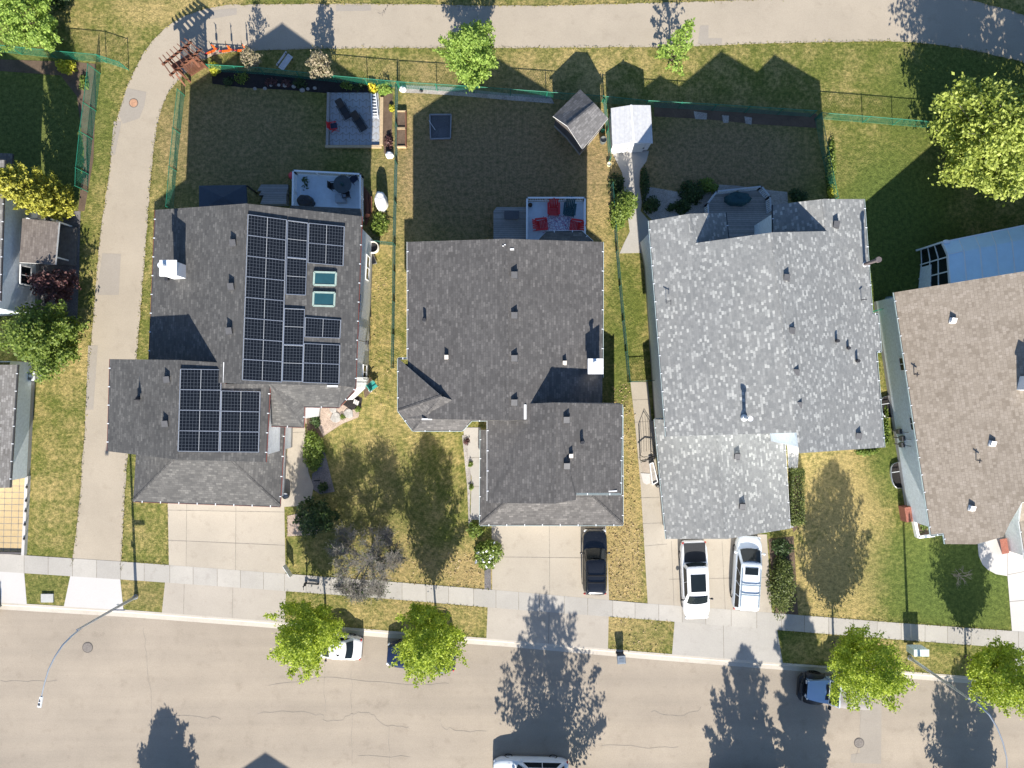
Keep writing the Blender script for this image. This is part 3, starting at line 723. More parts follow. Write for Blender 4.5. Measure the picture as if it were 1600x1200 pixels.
def column(tl, tr, br, bl, n, pl, lab, group, portrait=False):
    L, Rr = row(tl, bl, n), row(tr, br, n)
    for i in range(n):
        pos = (['', 'only'] if n == 1 else ['', 'upper', 'lower'] if n == 2 else ['', 'top', 'middle', 'bottom'] if n == 3 else ['', 'top', 'second', 'third', 'fourth', 'fifth', 'sixth', 'seventh', 'bottom'] if n == 8 else ['', 'top', 'second', 'third', 'bottom'])[i+1]
        solar([L[i], Rr[i], Rr[i+1], L[i+1]], pl, lab % pos, group, portrait)

# ================================================================== HOUSE with the solar panels
h1 = thing('house', 'two storey house with charcoal roof, red gutters and two solar panel arrays', 'house', P(400, 480))
WN, WS, RN, RS, EN, ES = P(243,328,6.5), P(231.5,592,6.5), P(385,318,9.4), P(378,600,9.4), P(565,338,6.6), P(555,606,6.6)
pW, pE = Plane(WN, WS, RN), Plane(EN, ES, RN)
S6 = P(422,600,7.55)
gWN, gWS, gRN, gRS, gEN, gES = P(172,561,7.2), P(168,705,7.2), P(279,562.5,9.5), P(275,718,9.5), P(350,567,8.5), P(415,722,7.4)
gE = Plane(gRN, gRS, gES); gW = Plane(gWN, gWS, gRN)
r1 = roof(h1, [[WN, WS, RS, RN], [RN, RS, P(422,600,8.8), P(535,603,7.05), P(555,606,6.6), EN],
    [S6, P(475,635,6.3), P(529,636,6.3), P(535,600,7.0)], [P(535,600,7.0), P(529,636,6.3), P(552.5,612,6.45), P(555,605,6.6)],
    [S6, P(474,667,5.8), P(475,634,6.35)], [S6, P(424,665,5.8), P(474,667,5.8)],
    [gWN, gWS, gRS, gRN], [gRN, gRS, gES, P(421,600,7.4), P(352,600,8.5), gEN],
    [P(454,321,5.6), P(563,326,5.2), P(566,345,5.6), P(450,345,6.0)]], SH1, TRIM_R)
lowA, lowB = P(270,719,4.35), P(362,722,4.35)
roof(h1, [[P(208,783,3.0), P(437,791,3.0), lowB, lowA], [P(213,700,3.0), P(208,783,3.0), lowA, P(269,690,4.35)], [P(437,791,3.0), P(444,664,3.0), P(372,664,4.35), lowB], [P(269,690,4.35), lowA, lowB, P(372,664,4.35)]], SH1, TRIM_R, name='garage_roof')
caps(r1, [(RN,RS),(gRN,gRS),(P(208,783,3.02),lowA),(P(437,791,3.02),lowB),(S6,P(474,667,5.82)),(P(535,600,7.02),P(529,636,6.32))], SH1)
gutter(r1, [EN, ES, P(552.5,612,6.5), P(529,636.5,6.3), P(475.5,635.5,6.3), P(474.5,667.5,5.8), P(424,665.5,5.8)], TRIM_R)
gutter(r1, [WN, WS], TRIM_R); gutter(r1, [gWN, gWS], TRIM_R); gutter(r1, [P(421.5,600,7.4), gES], TRIM_R)
gutter(r1, [P(208,783.5,3.0), P(437,791.5,3.0), P(444.5,666,3.0)], TRIM_R)
gwalls(h1, WN, RN, EN, ES, RS, WS, SIDING_W); gwalls(h1, gWN, gRN, P(418,590,7.4), gES, gRS, gWS, SIDING_W)
def ring(pxs, h): return [(P(x,y).x, P(x,y).y, h) for x, y in pxs]
walls(h1, ring([(253,690),(252,767),(446,773),(449,668)], 3.1), SIDING_W)
walls(h1, ring([(470,590),(470,650),(500,650),(504,624),(553,624),(572,606),(577,590)], 5.7), SIDING_W)
gd = MB(); a, b = P(268,768), P(432,772); gd.bar(a+Vector((0,-.06,1.15)), b+Vector((0,-.06,1.15)), .06, 2.2); gd.build('garage_door', lines('door_panels', (.6,.6,.6), (.3,.3,.3), 2, .55, .05, .02), h1)
tr = MB(); tr.bar(P(351.5,566,8.75), P(351,598,8.75), .14, .2); tr.build('flashing', TRIM, h1); tr = MB(); tr.bar(P(511,603.3,7.5), P(528,603.6,7.2), .12, .05); tr.build('flashing', TRIM, h1)
# east wall windows, meter mast
dE = (P(556,590)-P(570,340)).normalized(); nE = Vector((-dE.y, dE.x, 0)); nE = nE if nE.x > 0 else -nE
wp = lambda y, z: Vector((P(565,338,6.6).lerp(P(555,606,6.6), (y-338)/268.0).x - .45 + .012, P(600, y).y*.9, z))
window(h1, wp(405, 1.9), dE, nE, 1.7, 1.0); window(h1, wp(470, 4.6), dE, nE, 1.3, 1.0); window(h1, wp(580, 1.6), dE, nE, 1.0, 1.2)
mt = MB(); c = wp(530, 0); mt.box((c.x+.12, c.y, 1.5), (.22,.3,.45)); mt.tube([(c.x+.1,c.y,1.7),(c.x+.1,c.y,5.9)], .03, 6); mt.tube([(c.x+.1,c.y-.5,.2),(c.x+.1,c.y-.5,1.4),(c.x+.1,c.y-.1,1.4)], .025, 6); mt.build('power_meter', VENT, h1)
ch = MB()
a, b = P(252,408.5,9.0), P(275,430,9.0); ch.prism([(a.x,b.y),(b.x,b.y),(b.x,a.y),(a.x,a.y)], 6.2, 9.0)
cx, cy = (a.x+b.x)/2, (a.y+b.y)/2; ch.box((cx,cy,9.04), (b.x-a.x+.16, a.y-b.y+.16, .09)); ch.cyl((cx-.22,cy+.1,9.05), .13, .55, 14, 1); ch.cyl((cx-.22,cy+.1,9.62), .19, .06, 14, 1)
ch.build('chimney', [TRIM, STEELW], r1)
for x, y in ((365,380),(362,448),(359,517)): box_vent(r1, pW.at(x,y), None, .05)
for x, y in ((262,593),(259.5,662)): box_vent(r1, gW.at(x,y), None, .05)
pipe_vent(r1, pW.at(263,437), .35); pipe_vent(r1, gW.at(217,622), .3)
an = MB(); p = gW.at(219,624); an.tube([p, p+Vector((0,0,.8))], .03, 6); an.cyl((p.x,p.y,p.z+.3), .14, .4, 10, 0, .02); an.build('antenna', PIPE, r1)
for tl, br in (((491,425),(525,446)), ((490,456.5),(523,478.5))):
    x0, y0, x1, y1 = tl[0], tl[1], br[0], br[1]; mb = MB(); gl = MB()
    q = [pE.at(x0,y0,.17), pE.at(x1,y0+1,.17), pE.at(x1-1,y1,.17), pE.at(x0-1,y1-1,.17)]; lo = [pE.at(x,y,-.05) for x, y in ((x0,y0),(x1,y0+1),(x1-1,y1),(x0-1,y1-1))]
    for i in range(4):
        j = (i+1)%4; mb.bar(q[i], q[j], .12, .07, 0, pE.n); mb.face([lo[j], lo[i], q[i], q[j]], 0)
    k = [p+(sum(q, Vector())/4-p)*.06 for p in q]; mb.face([p+pE.n*.005 for p in k][::-1], 1)
    mb.build('skylight', [M('skylight_frame', (.33,.42,.37), .4), GLASST], r1)
G1 = 'solar panels on the main roof slope'; G2 = 'solar panels on the garage roof slope'
column((387,335),(448.5,343.5),(440.5,597),(378,593.5), 8, pE, '%s landscape solar panel in the long column along the main ridge', G1)
column((449.5,344),(481,348),(477.5,461.5),(446.5,460), 2, pE, '%s upright solar panel beside the skylights, upper pair of the narrow column', G1, True)
column((444.5,481.5),(476,483),(472,596.5),(441,595.5), 2, pE, '%s upright solar panel of the narrow column, pair south of the bare gap', G1, True)
column((482,348.5),(538.5,354),(536.5,415.5),(480.5,410.5), 2, pE, '%s landscape solar panel of the pair north of the two skylights', G1)
column((476.5,496),(533,500),(531.5,528.5),(475.5,526.5), 1, pE, '%s single landscape solar panel just south of the lower skylight', G1)
column((474.5,536.5),(531.5,539),(530,599.5),(472.5,597.5), 2, pE, '%s landscape solar panel at the south east corner of the main array', G1)
column((281.5,576.5),(346.5,577.5),(342.5,706),(277.5,705), 4, gE, '%s landscape solar panel in the four-high column along the garage ridge', G2)
column((345.5,610.5),(407,612),(404.5,706.5),(343.5,706), 3, gE, '%s landscape solar panel in the three-high column by the garage eave', G2)

# ================================================================== plain dark HOUSE in the middle
h2 = thing('house', 'plain dark roofed house with white chimney between the solar house and the mottled roof', 'house', P(800, 520))
WN, WS, RN, RS, EN, ES = P(637,378,6.4), P(637,654,6.4), P(790,373,9.1), P(792,657,9.1), P(942,378,6.4), P(941,654,6.4)
pW, pE = Plane(WN, WS, RN), Plane(EN, ES, RN)
Pk = P(690,619,7.42)
gWN, gWS, gRN, gRS, gEN, gES = P(762,657,7.4), P(762,786,7.4), P(866,629,9.2), P(866,787,9.2), P(972,632,7.25), P(970,772,7.3)
gE = Plane(gRN, P(900,781,8.6), gES); gW = Plane(gWN, gWS, gRN)
r2 = roof(h2, [[WN, WS, RS, RN], [RN, RS, ES, EN],
    [P(822,631,8.35), gRN, gRS, gWS, gWN, P(820,657,8.35)], [gRN, P(968,630,7.3), gEN, gES, P(900,772,8.55), P(900,781,8.6), gRS]], SH2)
bump_ = roof(h2, [[P(622,560,6.33), P(622,642,6.33), P(690,619,7.72)], [P(622,642,6.33), P(645,673,6.2), P(690,619,7.72)],
    [P(645,673,6.2), P(722,673,6.2), P(748,640,7.5), P(690,619,7.72)], [P(722,673,6.2), P(737,657,6.35), P(762,657,6.6), P(748,640,7.5)]], SH2, name='bay_roof')
lowA, lowB = P(790,786,4.1), P(925,776,4.1)
roof(h2, [[P(750,820,3.2), P(973,820,3.2), lowB, lowA], [P(751,672,3.2), P(750,820,3.2), lowA, P(790,672,4.1)], [P(973,820,3.2), P(973,640,3.2), P(925,640,4.1), lowB], [P(790,672,4.1), lowA, lowB, P(925,640,4.1)]], SH2, name='garage_roof')
roof(h2, [[P(839,377,4.3), P(853,362.5,3.95), P(908,361.5,3.95), P(926,377,4.3), P(926,392,4.8), P(839,392,4.8)]], SH2, name='bay_roof')
caps(r2, [(RN,RS),(gRN,gRS),(P(750,820,3.22),lowA),(P(973,820,3.22),lowB),(P(645,673,6.22),P(690,619,7.73)),(P(622,642,6.35),P(690,619,7.74))], SH2)
gutter(r2, [EN, P(941.5,590,6.4)], TRIM_T); gutter(r2, [WN, P(637,560,6.4)], TRIM); gutter(r2, [P(637,560,6.35), P(622,560,6.33), P(622,642,6.33), P(645,673,6.2), P(722,673,6.2), P(737,657,6.35), P(762,657,6.6)], TRIM_T)
gutter(r2, [gEN, gES, P(900,772,8.55)], TRIM_T); gutter(r2, [gWN, P(762,783,7.4)], TRIM); gutter(r2, [P(973,636,3.2), P(973,820.5,3.2), P(750,820.5,3.2), P(751,672,3.2)], TRIM_T)
gutter(r2, [P(852,362,3.95), P(908.5,361,3.95), P(926,377,4.3)], TRIM)
gwalls(h2, WN, RN, EN, ES, RS, WS, SIDING_B); gwalls(h2, gWN, gRN, gEN, gES, gRS, gWS, SIDING_B)
walls(h2, ring([(651,572),(651,632),(668,655),(726,655),(734,645),(768,645),(768,572)], 6.0), SIDING_B)
walls(h2, ring([(762,660),(762,796),(955,796),(955,640)], 3.3), SIDING_B); walls(h2, ring([(848,397),(858,388),(898,388),(912,397)], 3.8), SIDING_B)
gd = MB(); a, b = P(780,796), P(938,796); gd.bar(a+Vector((0,-.06,1.15)), b+Vector((0,-.06,1.15)), .06, 2.2); gd.build('garage_door', lines('door_panels_cream', (.62,.58,.5), (.3,.3,.28), 2, .55, .05, .02), h2)
tr = MB(); tr.bar(P(820.5,632,8.55), P(820.5,655,8.55), .16, .2); tr.build('flashing', TRIM, h2); tr = MB(); tr.bar(P(659,655,6.95), P(675,655,6.95), .1, .06); tr.build('flashing', TRIM, h2); tr = MB(); tr.bar(P(925,769.5,7.95),P(964,767,7.45), .08, .05); tr.build('flashing', TRIM, h2)
ch = MB(); a, b = P(920,562,7.8), P(941,583,7.8); ch.prism([(a.x,b.y),(b.x,b.y),(b.x,a.y),(a.x,a.y)], 5.6, 7.8); cx, cy = (a.x+b.x)/2, (a.y+b.y)/2
ch.box((cx,cy,7.84), (b.x-a.x+.14, a.y-b.y+.14, .08)); ch.cyl((cx-.05,cy+.15,7.85), .12, .5, 14, 1); ch.cyl((cx-.05,cy+.15,8.36), .18, .06, 14, 1); ch.build('chimney', [TRIM, STEELW], r2)
for x, y in ((803.5,430),(803.5,493),(803.5,560)): box_vent(r2, pE.at(x,y), None)
box_vent(r2, pE.at(803.5,629), None)
for x, y in ((885,656),(885.5,728)): box_vent(r2, gE.at(x,y), None)
pipe_vent(r2, pW.at(664,500), .42); pipe_vent(r2, gE.at(909,691), .42)
for pl, x, y in ((pW,698,558),(pE,882,567),(gE,892,712)): box_vent(r2, pl.at(x,y), None, 0, [M('vent_beige', (.4,.37,.34), .6), BLACK], .26)
st = MB(); st.bar(pE.at(797,389.5,.02), pE.at(803,389.5,.02), .12, .04); st.ball(pW.at(786,384,.03), (.05,.05,.04), 0, 8, 5); st.ball(pW.at(789,382,.03), (.05,.05,.04), 0, 8, 5); st.build('roof_cable_clip', TRIM, r2)

# ================================================================== mottled light grey HOUSE
h3 = thing('house', 'large house with mottled light grey roof, two rear wings and front garage', 'house', P(1190, 540))
WN, WS, RN, RS, EN, ES = P(1014,345,6.2), P(1041,682,6.2), P(1207,363,9.2), P(1247,676,9.2), P(1350,311,6.2), P(1382,699,6.2)
RS2 = P(1252,708,9.2)
Wr, Wv, WE, WEv = P(1077,334,7.15), P(1086,380,7.25), P(1134,332,6.0), P(1138.5,373,6.0)
Er, Ev, EW, EWv = P(1287,311,7.55), P(1293,361,7.45), P(1207.5,320,6.0), P(1208,363.5,6.0)
gWN, gWS, gRN, gRS, gEN, gES = P(1023,655,3.3), P(1041,842,3.3), P(1120,660,5.2), P(1136,842,5.2), P(1225,660,3.3), P(1234,826,3.3)
pW, pE = Plane(WN, WS, RN), Plane(EN, ES, RN); gE, gW = Plane(gRN, gRS, gES), Plane(gWN, gWS, gRN)
r3 = roof(h3, [[WN, WS, RS, RN, Wv, Wr], [Wr, WE, WEv, Wv], [RN, RS, RS2, ES, P(1369,550,6.2), P(1377,549,6.0), P(1372,491,6.0), P(1363,490,6.2), EN, Er, Ev], [Er, Ev, EWv, EW]], SH3)
roof(h3, [[gWN, gWS, gRS, gRN], [gRN, gRS, gES, gEN]], SH3, name='garage_roof')
caps(r3, [(RN,RS2),(gRN,gRS),(Wr,Wv),(Er,Ev)], SH3)
gutter(r3, [WN, WS], TRIM_T); gutter(r3, [EN, P(1363,490,6.2), P(1372,491,6.0), P(1377,549,6.0), P(1369.5,550,6.2), ES], TRIM_T); gutter(r3, [WE, WEv], TRIM_DK); gutter(r3, [EW, EWv], TRIM_DK)
gutter(r3, [P(1041,655,3.3), gWN, gWS], TRIM_T); gutter(r3, [gES, P(1226,690,3.3)], TRIM)
# walls: main block, wings, garage
ax = (RN-RS).normalized()
def wpt(p, dx, dy, dz=-.1): return (p.x+dx, p.y+dy, p.z+dz)
walls(h3, [wpt(P(1022,395,6.2),.45,0), wpt(WS,.45,.3), (RS.x,RS.y+.3,8.95), (RS2.x,RS2.y+.35,8.95), wpt(ES,-.5,.35), wpt(EN,-.5,-.35), wpt(Er,0,-.35,-.3), wpt(EW,.4,-.35), wpt(EWv,.4,-.3), (RN.x,RN.y-.3,8.95), wpt(WEv,-.4,-.3), wpt(WE,-.4,-.35), wpt(Wr,0,-.35,-.3), wpt(WN,.45,-.35)], SIDING_G)
gwalls(h3, gWN, gRN, gEN, gES, gRS, gWS, SIDING_G)
gd = MB(); a, b = P(1050,822), P(1222,812); gd.bar(a+Vector((0,-.12,1.15)), b+Vector((0,-.12,1.15)), .06, 2.2); gd.build('garage_door', lines('door_panels_grey', (.5,.5,.5), (.3,.3,.3), 2, .55, .05, .02), h3)
ch = MB(); p = pW.at(1164,653); ch.cyl((p.x,p.y,p.z-.15), .24, .22, 16, 0, .17); ch.cyl((p.x,p.y,p.z), .11, 1.0, 14, 1); ch.cyl((p.x,p.y,p.z+1.0), .17, .14, 14, 1); ch.build('flue', [STEELW, STEELW], r3)
ch = MB(); p = pE.at(1351,413); ch.cyl((p.x,p.y,p.z-.15), .22, .22, 16, 0, .16); ch.cyl((p.x,p.y,p.z), .12, 1.75, 14, 1); ch.cyl((p.x,p.y,p.z+1.75), .19, .2, 14, 1); ch.build('flue', [STEELW, M('weathered_metal', (.12,.10,.10), .6, .2)], r3)
for x, y in ((1305.5,351),(1228,434),(1236,517),(1242.5,582),(1247,633),(1340,681)): box_vent(r3, pE.at(x,y), None, -.07, [VENT, BLACK])
for x, y in ((1151,713),(1159,791)): box_vent(r3, (gE if x > 1130 else gW).at(x,y), None, -.07)
for x, y, hh in ((1306,533,.4),(1324,544,.3),(1338,564,.4)): pipe_vent(r3, pE.at(x,y), hh)
an = MB(); p = pW.at(1041,474); an.tube([p, p+Vector((0,0,.6))], .02, 6); an.bar(p+Vector((-.15,.1,.55)), p+Vector((.2,.1,.55)), .04, .04); an.bar(p+Vector((.2,-.2,.55)), p+Vector((.2,.2,.55)), .04, .04); an.build('antenna', PIPE, r3)
an = MB(); p = pE.at(1346,469); an.tube([p, p+Vector((0,0,.5))], .03, 6); an.bar(p+Vector((-.15,0,.45)), p+Vector((.15,0,.45)), .05, .05); an.build('antenna', PIPE, r3)

# ================================================================== brown HOUSE at the right
h4 = thing('house', 'tan shingled house at the right edge with pale blue side wall and sunroom', 'house', P(1510, 640))
WN, WS, RN, RS = P(1397,457,4.2), P(1455,837,4.2), P(1655,415,7.8), P(1712,776,7.8)
pW = Plane(WN, WS, RN); mir = (RN-WN); 
def on4(x, y): return pW.at(x, y)
EN4, ES4 = RN + Vector((mir.x, mir.y, -3.6)), RS + Vector((mir.x, mir.y, -3.6))
r4 = roof(h4, [[WN, WS, on4(1475,834.5), on4(1477,850), on4(1525,850.5), on4(1568,838.5), on4(1578,817), on4(1597,785), RS, RN], [RN, RS, ES4, EN4]], SH4, TRIM_T)
gutter(r4, [WN, WS, on4(1475,834.5), on4(1477,850)], TRIM_T)
ax = (WN-WS).normalized(); sd = Vector((-ax.y, ax.x, 0)); sd = sd if sd.x < 0 else -sd
q0, q1 = WN - sd*.6 - ax*.3, WS - sd*.6 + ax*.3; H4A, H4B, H4N = q0, q1, sd
walls(h4, [(q0.x,q0.y,4.25), (q1.x,q1.y,4.25), *ring([(1455,819)],4.8), *ring([(1482,806)],5.4), *ring([(1491,788)],5.5), *ring([(1504,760)],5.8), (RS.x,RS.y+.8,7.5), (ES4.x-.5,ES4.y+.3,4.1), (EN4.x-.5,EN4.y-.3,4.1), (RN.x,RN.y-.3,7.5)], SIDING_G)
wl = q1-q0
for t, z, ww, hh in ((.29,2.9,.9,.6),(.55,3.1,.9,.6)): window(h4, q0.lerp(q1, t)*1.0 + Vector((0,0,z-4.3)) + sd*.012, wl, sd, ww, hh)
ch = MB(); p = on4(1598,600); ch.box((p.x+.2,p.y,p.z+.4), (.9,.95,1.9), -.15); ch.box((p.x+.2,p.y,p.z+1.4), (1.05,1.1,.1), -.15); ch.cyl((p.x+.2,p.y,p.z+1.4), .14, .5, 12, 1); ch.build('chimney', [TRIM, STEELW], r4)
for x, y in ((1488.5,501),(1550,693),(1518,794)): box_vent(r4, on4(x,y), None, -.15, [VENT_W, BLACK], .34)
for x, y in ((1428,585),(1525,719)):
    an = MB(); p = on4(x,y); an.tube([p, p+Vector((0,0,.45))], .03, 6); an.bar(p+Vector((-.16,.06,.4)), p+Vector((.16,-.02,.4)), .07, .05); an.bar(p+Vector((0,-.16,.4)), p+Vector((.03,.16,.4)), .06, .05); an.build('antenna', PIPE, r4)
mt = MB()
for t, hgt in ((.59,1.1),(.62,1.4),(.65,1.2)):
    c = q0.lerp(q1, t); c = Vector((c.x, c.y, 0)) + sd*.15; mt.box((c.x,c.y,hgt), (.25,.35,.45), .15); mt.tube([(c.x,c.y,.1),(c.x,c.y,hgt)], .04, 6)
    mt.tube([(c.x,c.y,hgt),(c.x,c.y,hgt+1.3)], .02, 6)
mt.build('utility_meter', VENT, h4)
br = MB(); a = q0.lerp(q1, .93); a.z = 0; br.bar(a+sd*.25-ax*.05+Vector((0,0,.45)), a+sd*.25-ax*1.2+Vector((0,0,.45)), .5, .9); br.build('brick_pier', BRICK, h4)
# entry wing at the front corner
we = roof(h4, [[P(1597,786,3.6), P(1593,815,2.9), P(1603,880,2.9), P(1730,862,5.0), P(1722,776,5.0)]], SH4, TRIM, name='entry_roof')
gutter(we, [P(1593,815,2.9), P(1603,880,2.9)], TRIM)
walls(h4, ring([(1558,764),(1568,858),(1690,850),(1680,756)], 2.8), SIDING_W)
en = MB(); en.hexa([P(1562,843),P(1566,866),P(1577,864),P(1573,841),P(1562,843,.9),P(1566,866,.9),P(1577,864,.9),P(1573,841,.9)]); en.build('brick_pier', BRICK, h4)
# sunroom on the back of the brown house
sr = thing('sunroom', 'sunroom with pale roof panels tinted shade blue and glazed end behind the tan house', 'sunroom', P(1530, 420))
ra = [(1472,378.5),(1600,352.5),(1700,332)]; rb = [(1481,397.5),(1600,374),(1706,354)]; rc = [(1485,447),(1600,424),(1712,402)]
hA, hB, hC = 2.9, 3.55, 4.25
def rowpts(r, h, n=9): return [P(1*(r[0][0]+(r[2][0]-r[0][0])*i/n), np.interp(r[0][0]+(r[2][0]-r[0][0])*i/n, [q[0] for q in r], [q[1] for q in r]), h) for i in range(n+1)]
A, B, Cc = rowpts(ra, hA), rowpts(rb, hB), rowpts(rc, hC)
mb = MB(); mb.grid([A, B, Cc], 0, smooth=False); mb.grid([[p-Vector((0,0,.08)) for p in A], [p-Vector((0,0,.08)) for p in B], [p-Vector((0,0,.08)) for p in Cc]], 0, smooth=False); rp = mb.build('roof_panel', SUNPANEL, sr)
mb = MB()
for i in range(len(A)): mb.bar(A[i]+Vector((0,0,.02)), B[i]+Vector((0,0,.02)), .05, .06); mb.bar(B[i]+Vector((0,0,.02)), Cc[i]+Vector((0,0,.02)), .085, .06)
mb.bar(A[0], A[-1], .1, .1); mb.bar(B[0]+Vector((0,0,.02)), B[1]+Vector((0,0,.02)), .05, .05); mb.build('roof_rib', RAILW, rp)
mb = MB()
def end(s, t, top):   # point on the west end wall: s 0..1 north->south, t 0..1 up
    a = A[0].lerp(B[0], min(1, s*3.6)) if s < .28 else B[0].lerp(Cc[0], (s-.28)/.72); return Vector((a.x+.04, a.y, a.z*t*.985))
fr, gl = MB(), MB()
gl.grid([[end(s, t, 0) for s in (0,.14,.28,.5,.75,1)] for t in (.05,.3,.6,.98)], 0, smooth=False)
for s in (0,.33,.66,1): fr.bar(end(s,0,0), end(s,1,0), .09, .09)
for t in (.04,.36,.66,.97): fr.bar(end(0,t,0), end(.28,t,0), .07, .09); fr.bar(end(.28,t,0), end(1,t,0), .07, .09)
fr.bar(P(1432,391.5,.0)+Vector((0,0,0)), A[0], .12, .12); fr.hexa([end(.40,.03,0)+Vector((-.05,0,0)), end(.40,.03,0)+Vector((.02,0,0)), end(1,.03,0)+Vector((.02,0,0)), end(1,.03,0)+Vector((-.05,0,0)), end(.40,.42,0)+Vector((-.05,0,0)), end(.40,.42,0)+Vector((.02,0,0)), end(1,.42,0)+Vector((.02,0,0)), end(1,.42,0)+Vector((-.05,0,0))], 1)
fr.ball(A[0]+Vector((.25,.02,.1)), (.28,.16,.12), 0)
f = fr.build('end_frame', [RAILW, SIDING_G], sr); gl.build('glazing', GLASSD, f)
mb = MB(); mb.face([(A[0].x,A[0].y,0),(A[-1].x,A[-1].y,0),(A[-1].x,A[-1].y,hA-.05),(A[0].x,A[0].y,hA-.05)][::-1]); mb.build('north_glazing', GLASSD, sr)
ln = MB()
for x, y, s in ((1515.5,393,.2),(1547,388.5,.26),(1573,382.5,.16)):
    ln.ball(P(x,y,hB-.05)+Vector((0,0,.01)), (s*1.1,s*.4,.03), 0, 10, 6)
ln.build('leaf_debris', MULCH, rp)

# ================================================================== HOUSE cut off by the left edge
h0 = thing('house', 'pale blue walled house cut off by the left edge beside the paved path', 'house', P(20, 450))
WNe, WSe = P(7,250,4.7), P(0,470,4.7); RNe, RSe = P(-180,250,7.3), P(-190,470,7.3)
r0 = roof(h0, [[RNe, RSe, WSe, WNe], [P(-370,250,4.7), P(-380,470,4.7), RSe, RNe], [P(27,570,2.9), P(15,762,2.9), P(-90,765,4.6), P(-80,570,4.6)]], SH0, TRIM)
gutter(r0, [WNe, WSe], TRIM_DK); gutter(r0, [P(27.5,570,2.9), P(15.5,762,2.9)], TRIM_DK)
walls(h0, [(WNe.x-.4,WNe.y-.3,4.6), (RNe.x,RNe.y-.3,7.0), (P(-370,250,4.7).x+.4,WNe.y-.3,4.6), (P(-380,470,4.7).x+.4,WSe.y-.5,4.6), (RSe.x,RSe.y-.5,7.0), (WSe.x-.4,WSe.y-.5,4.6)], SIDING_G)
walls(h0, ring([(56,566),(47,745),(-200,745),(-200,566)], 2.9), SIDING_G)
xw = P(7,250,4.7).x-.4
window(h0, (xw+.0-.0, P(0,436).y, 1.9), (0.02,1,0), (1,0,0), 1.3, 1.1); window(h0, (xw-.1, P(0,535).y+.0, 2.0), (.02,1,0), (1,0,0), 1.4, 1.2)
roof(h0, [[P(30,410,3.3), P(35,341,3.3), P(92,347,2.5), P(86,413,2.5)]], SH5, TRIM, name='porch_roof')
walls(h0, ring([(74,352),(74,408),(92,408),(94,352)], 2.5), SIDING_W)
pd = MB(); pd.prism([tuple(P(x,y))[:2] for x, y in ((88,355),(123,357),(120,416),(86,414))], .02, .28); pd.build('porch_deck', M('dark_decking', (.13,.12,.11), .85, .25, 3), h0)
for x, y in ((112,354),(110,408)): po = MB(); p = P(x,y); po.box((p.x,p.y,1.25), (.1,.1,2.5)); po.build('porch_post', TRIM, h0)
roof(h0, [[P(-30,238,2.6), P(-30,262,2.6), P(18,262,2.4), P(20,240,2.4)]], SH5, TRIM_DK, name='shed_roof')
# house south of the street: only the shadow of its gable reaches the picture
hs = thing('house', 'gabled house across the street seen only by the tip of its shadow', 'house', P(420, 1560))
def wg(x, y, z): v = P(x, y); return Vector((v.x, v.y, z))
WN, WS, RN, RS, EN, ES = wg(280,1490,6), wg(280,1720,6), wg(427,1490,8.8), wg(427,1720,8.8), wg(574,1490,6), wg(574,1720,6)
rs = roof(hs, [[WN, WS, RS, RN], [RN, RS, ES, EN]], SH2); gwalls(hs, WN, RN, EN, ES, RS, WS, SIDING_B)
# ------------------------------------------------------------------ vehicles (built nose to +x, then turned)
def patch(mb, c00, c10, c11, c01, bulge=Vector((0,0,0)), n=6, mat=0, th=None):
    rows = []
    for i in range(n+1):
        u = i/n; r = []
        for j in range(n+1):
            v = j/n; p = (c00*(1-u)*(1-v) + c10*u*(1-v) + c11*u*v + c01*(1-u)*v); r.append(p + bulge*(4*u*(1-u)))
        rows.append(r)
    mb.grid(rows, mat)
def wheel(parent, x, y, r, wd, rim=RIM):
    s = 1 if y > 0 else -1
    o = MB(); rows = []
    for a, rr in ((-wd/2, r*.72), (-wd/2, r*.93), (-wd*.38, r), (wd*.38, r), (wd/2, r*.93), (wd/2, r*.72)):
        rows.append([(x + rr*math.cos(2*math.pi*k/22), y+a, r + rr*math.sin(2*math.pi*k/22)) for k in range(22)])
    o.grid(rows, 0, True); t = o.build('wheel', RUBBER, parent)
    h = MB(); yy = y + s*wd*.36
    h.tube([(x, yy, r), (x, yy - s*.06, r)], [r*.72, r*.70], 22, 0)
    for k in range(5):
        a = 2*math.pi*k/5; h.bar((x, yy+s*.012, r), (x+r*.66*math.cos(a), yy+s*.012, r+r*.66*math.sin(a)), .06, .03, 0, Vector((0,1,0)))
    h.build('rim', rim, t)
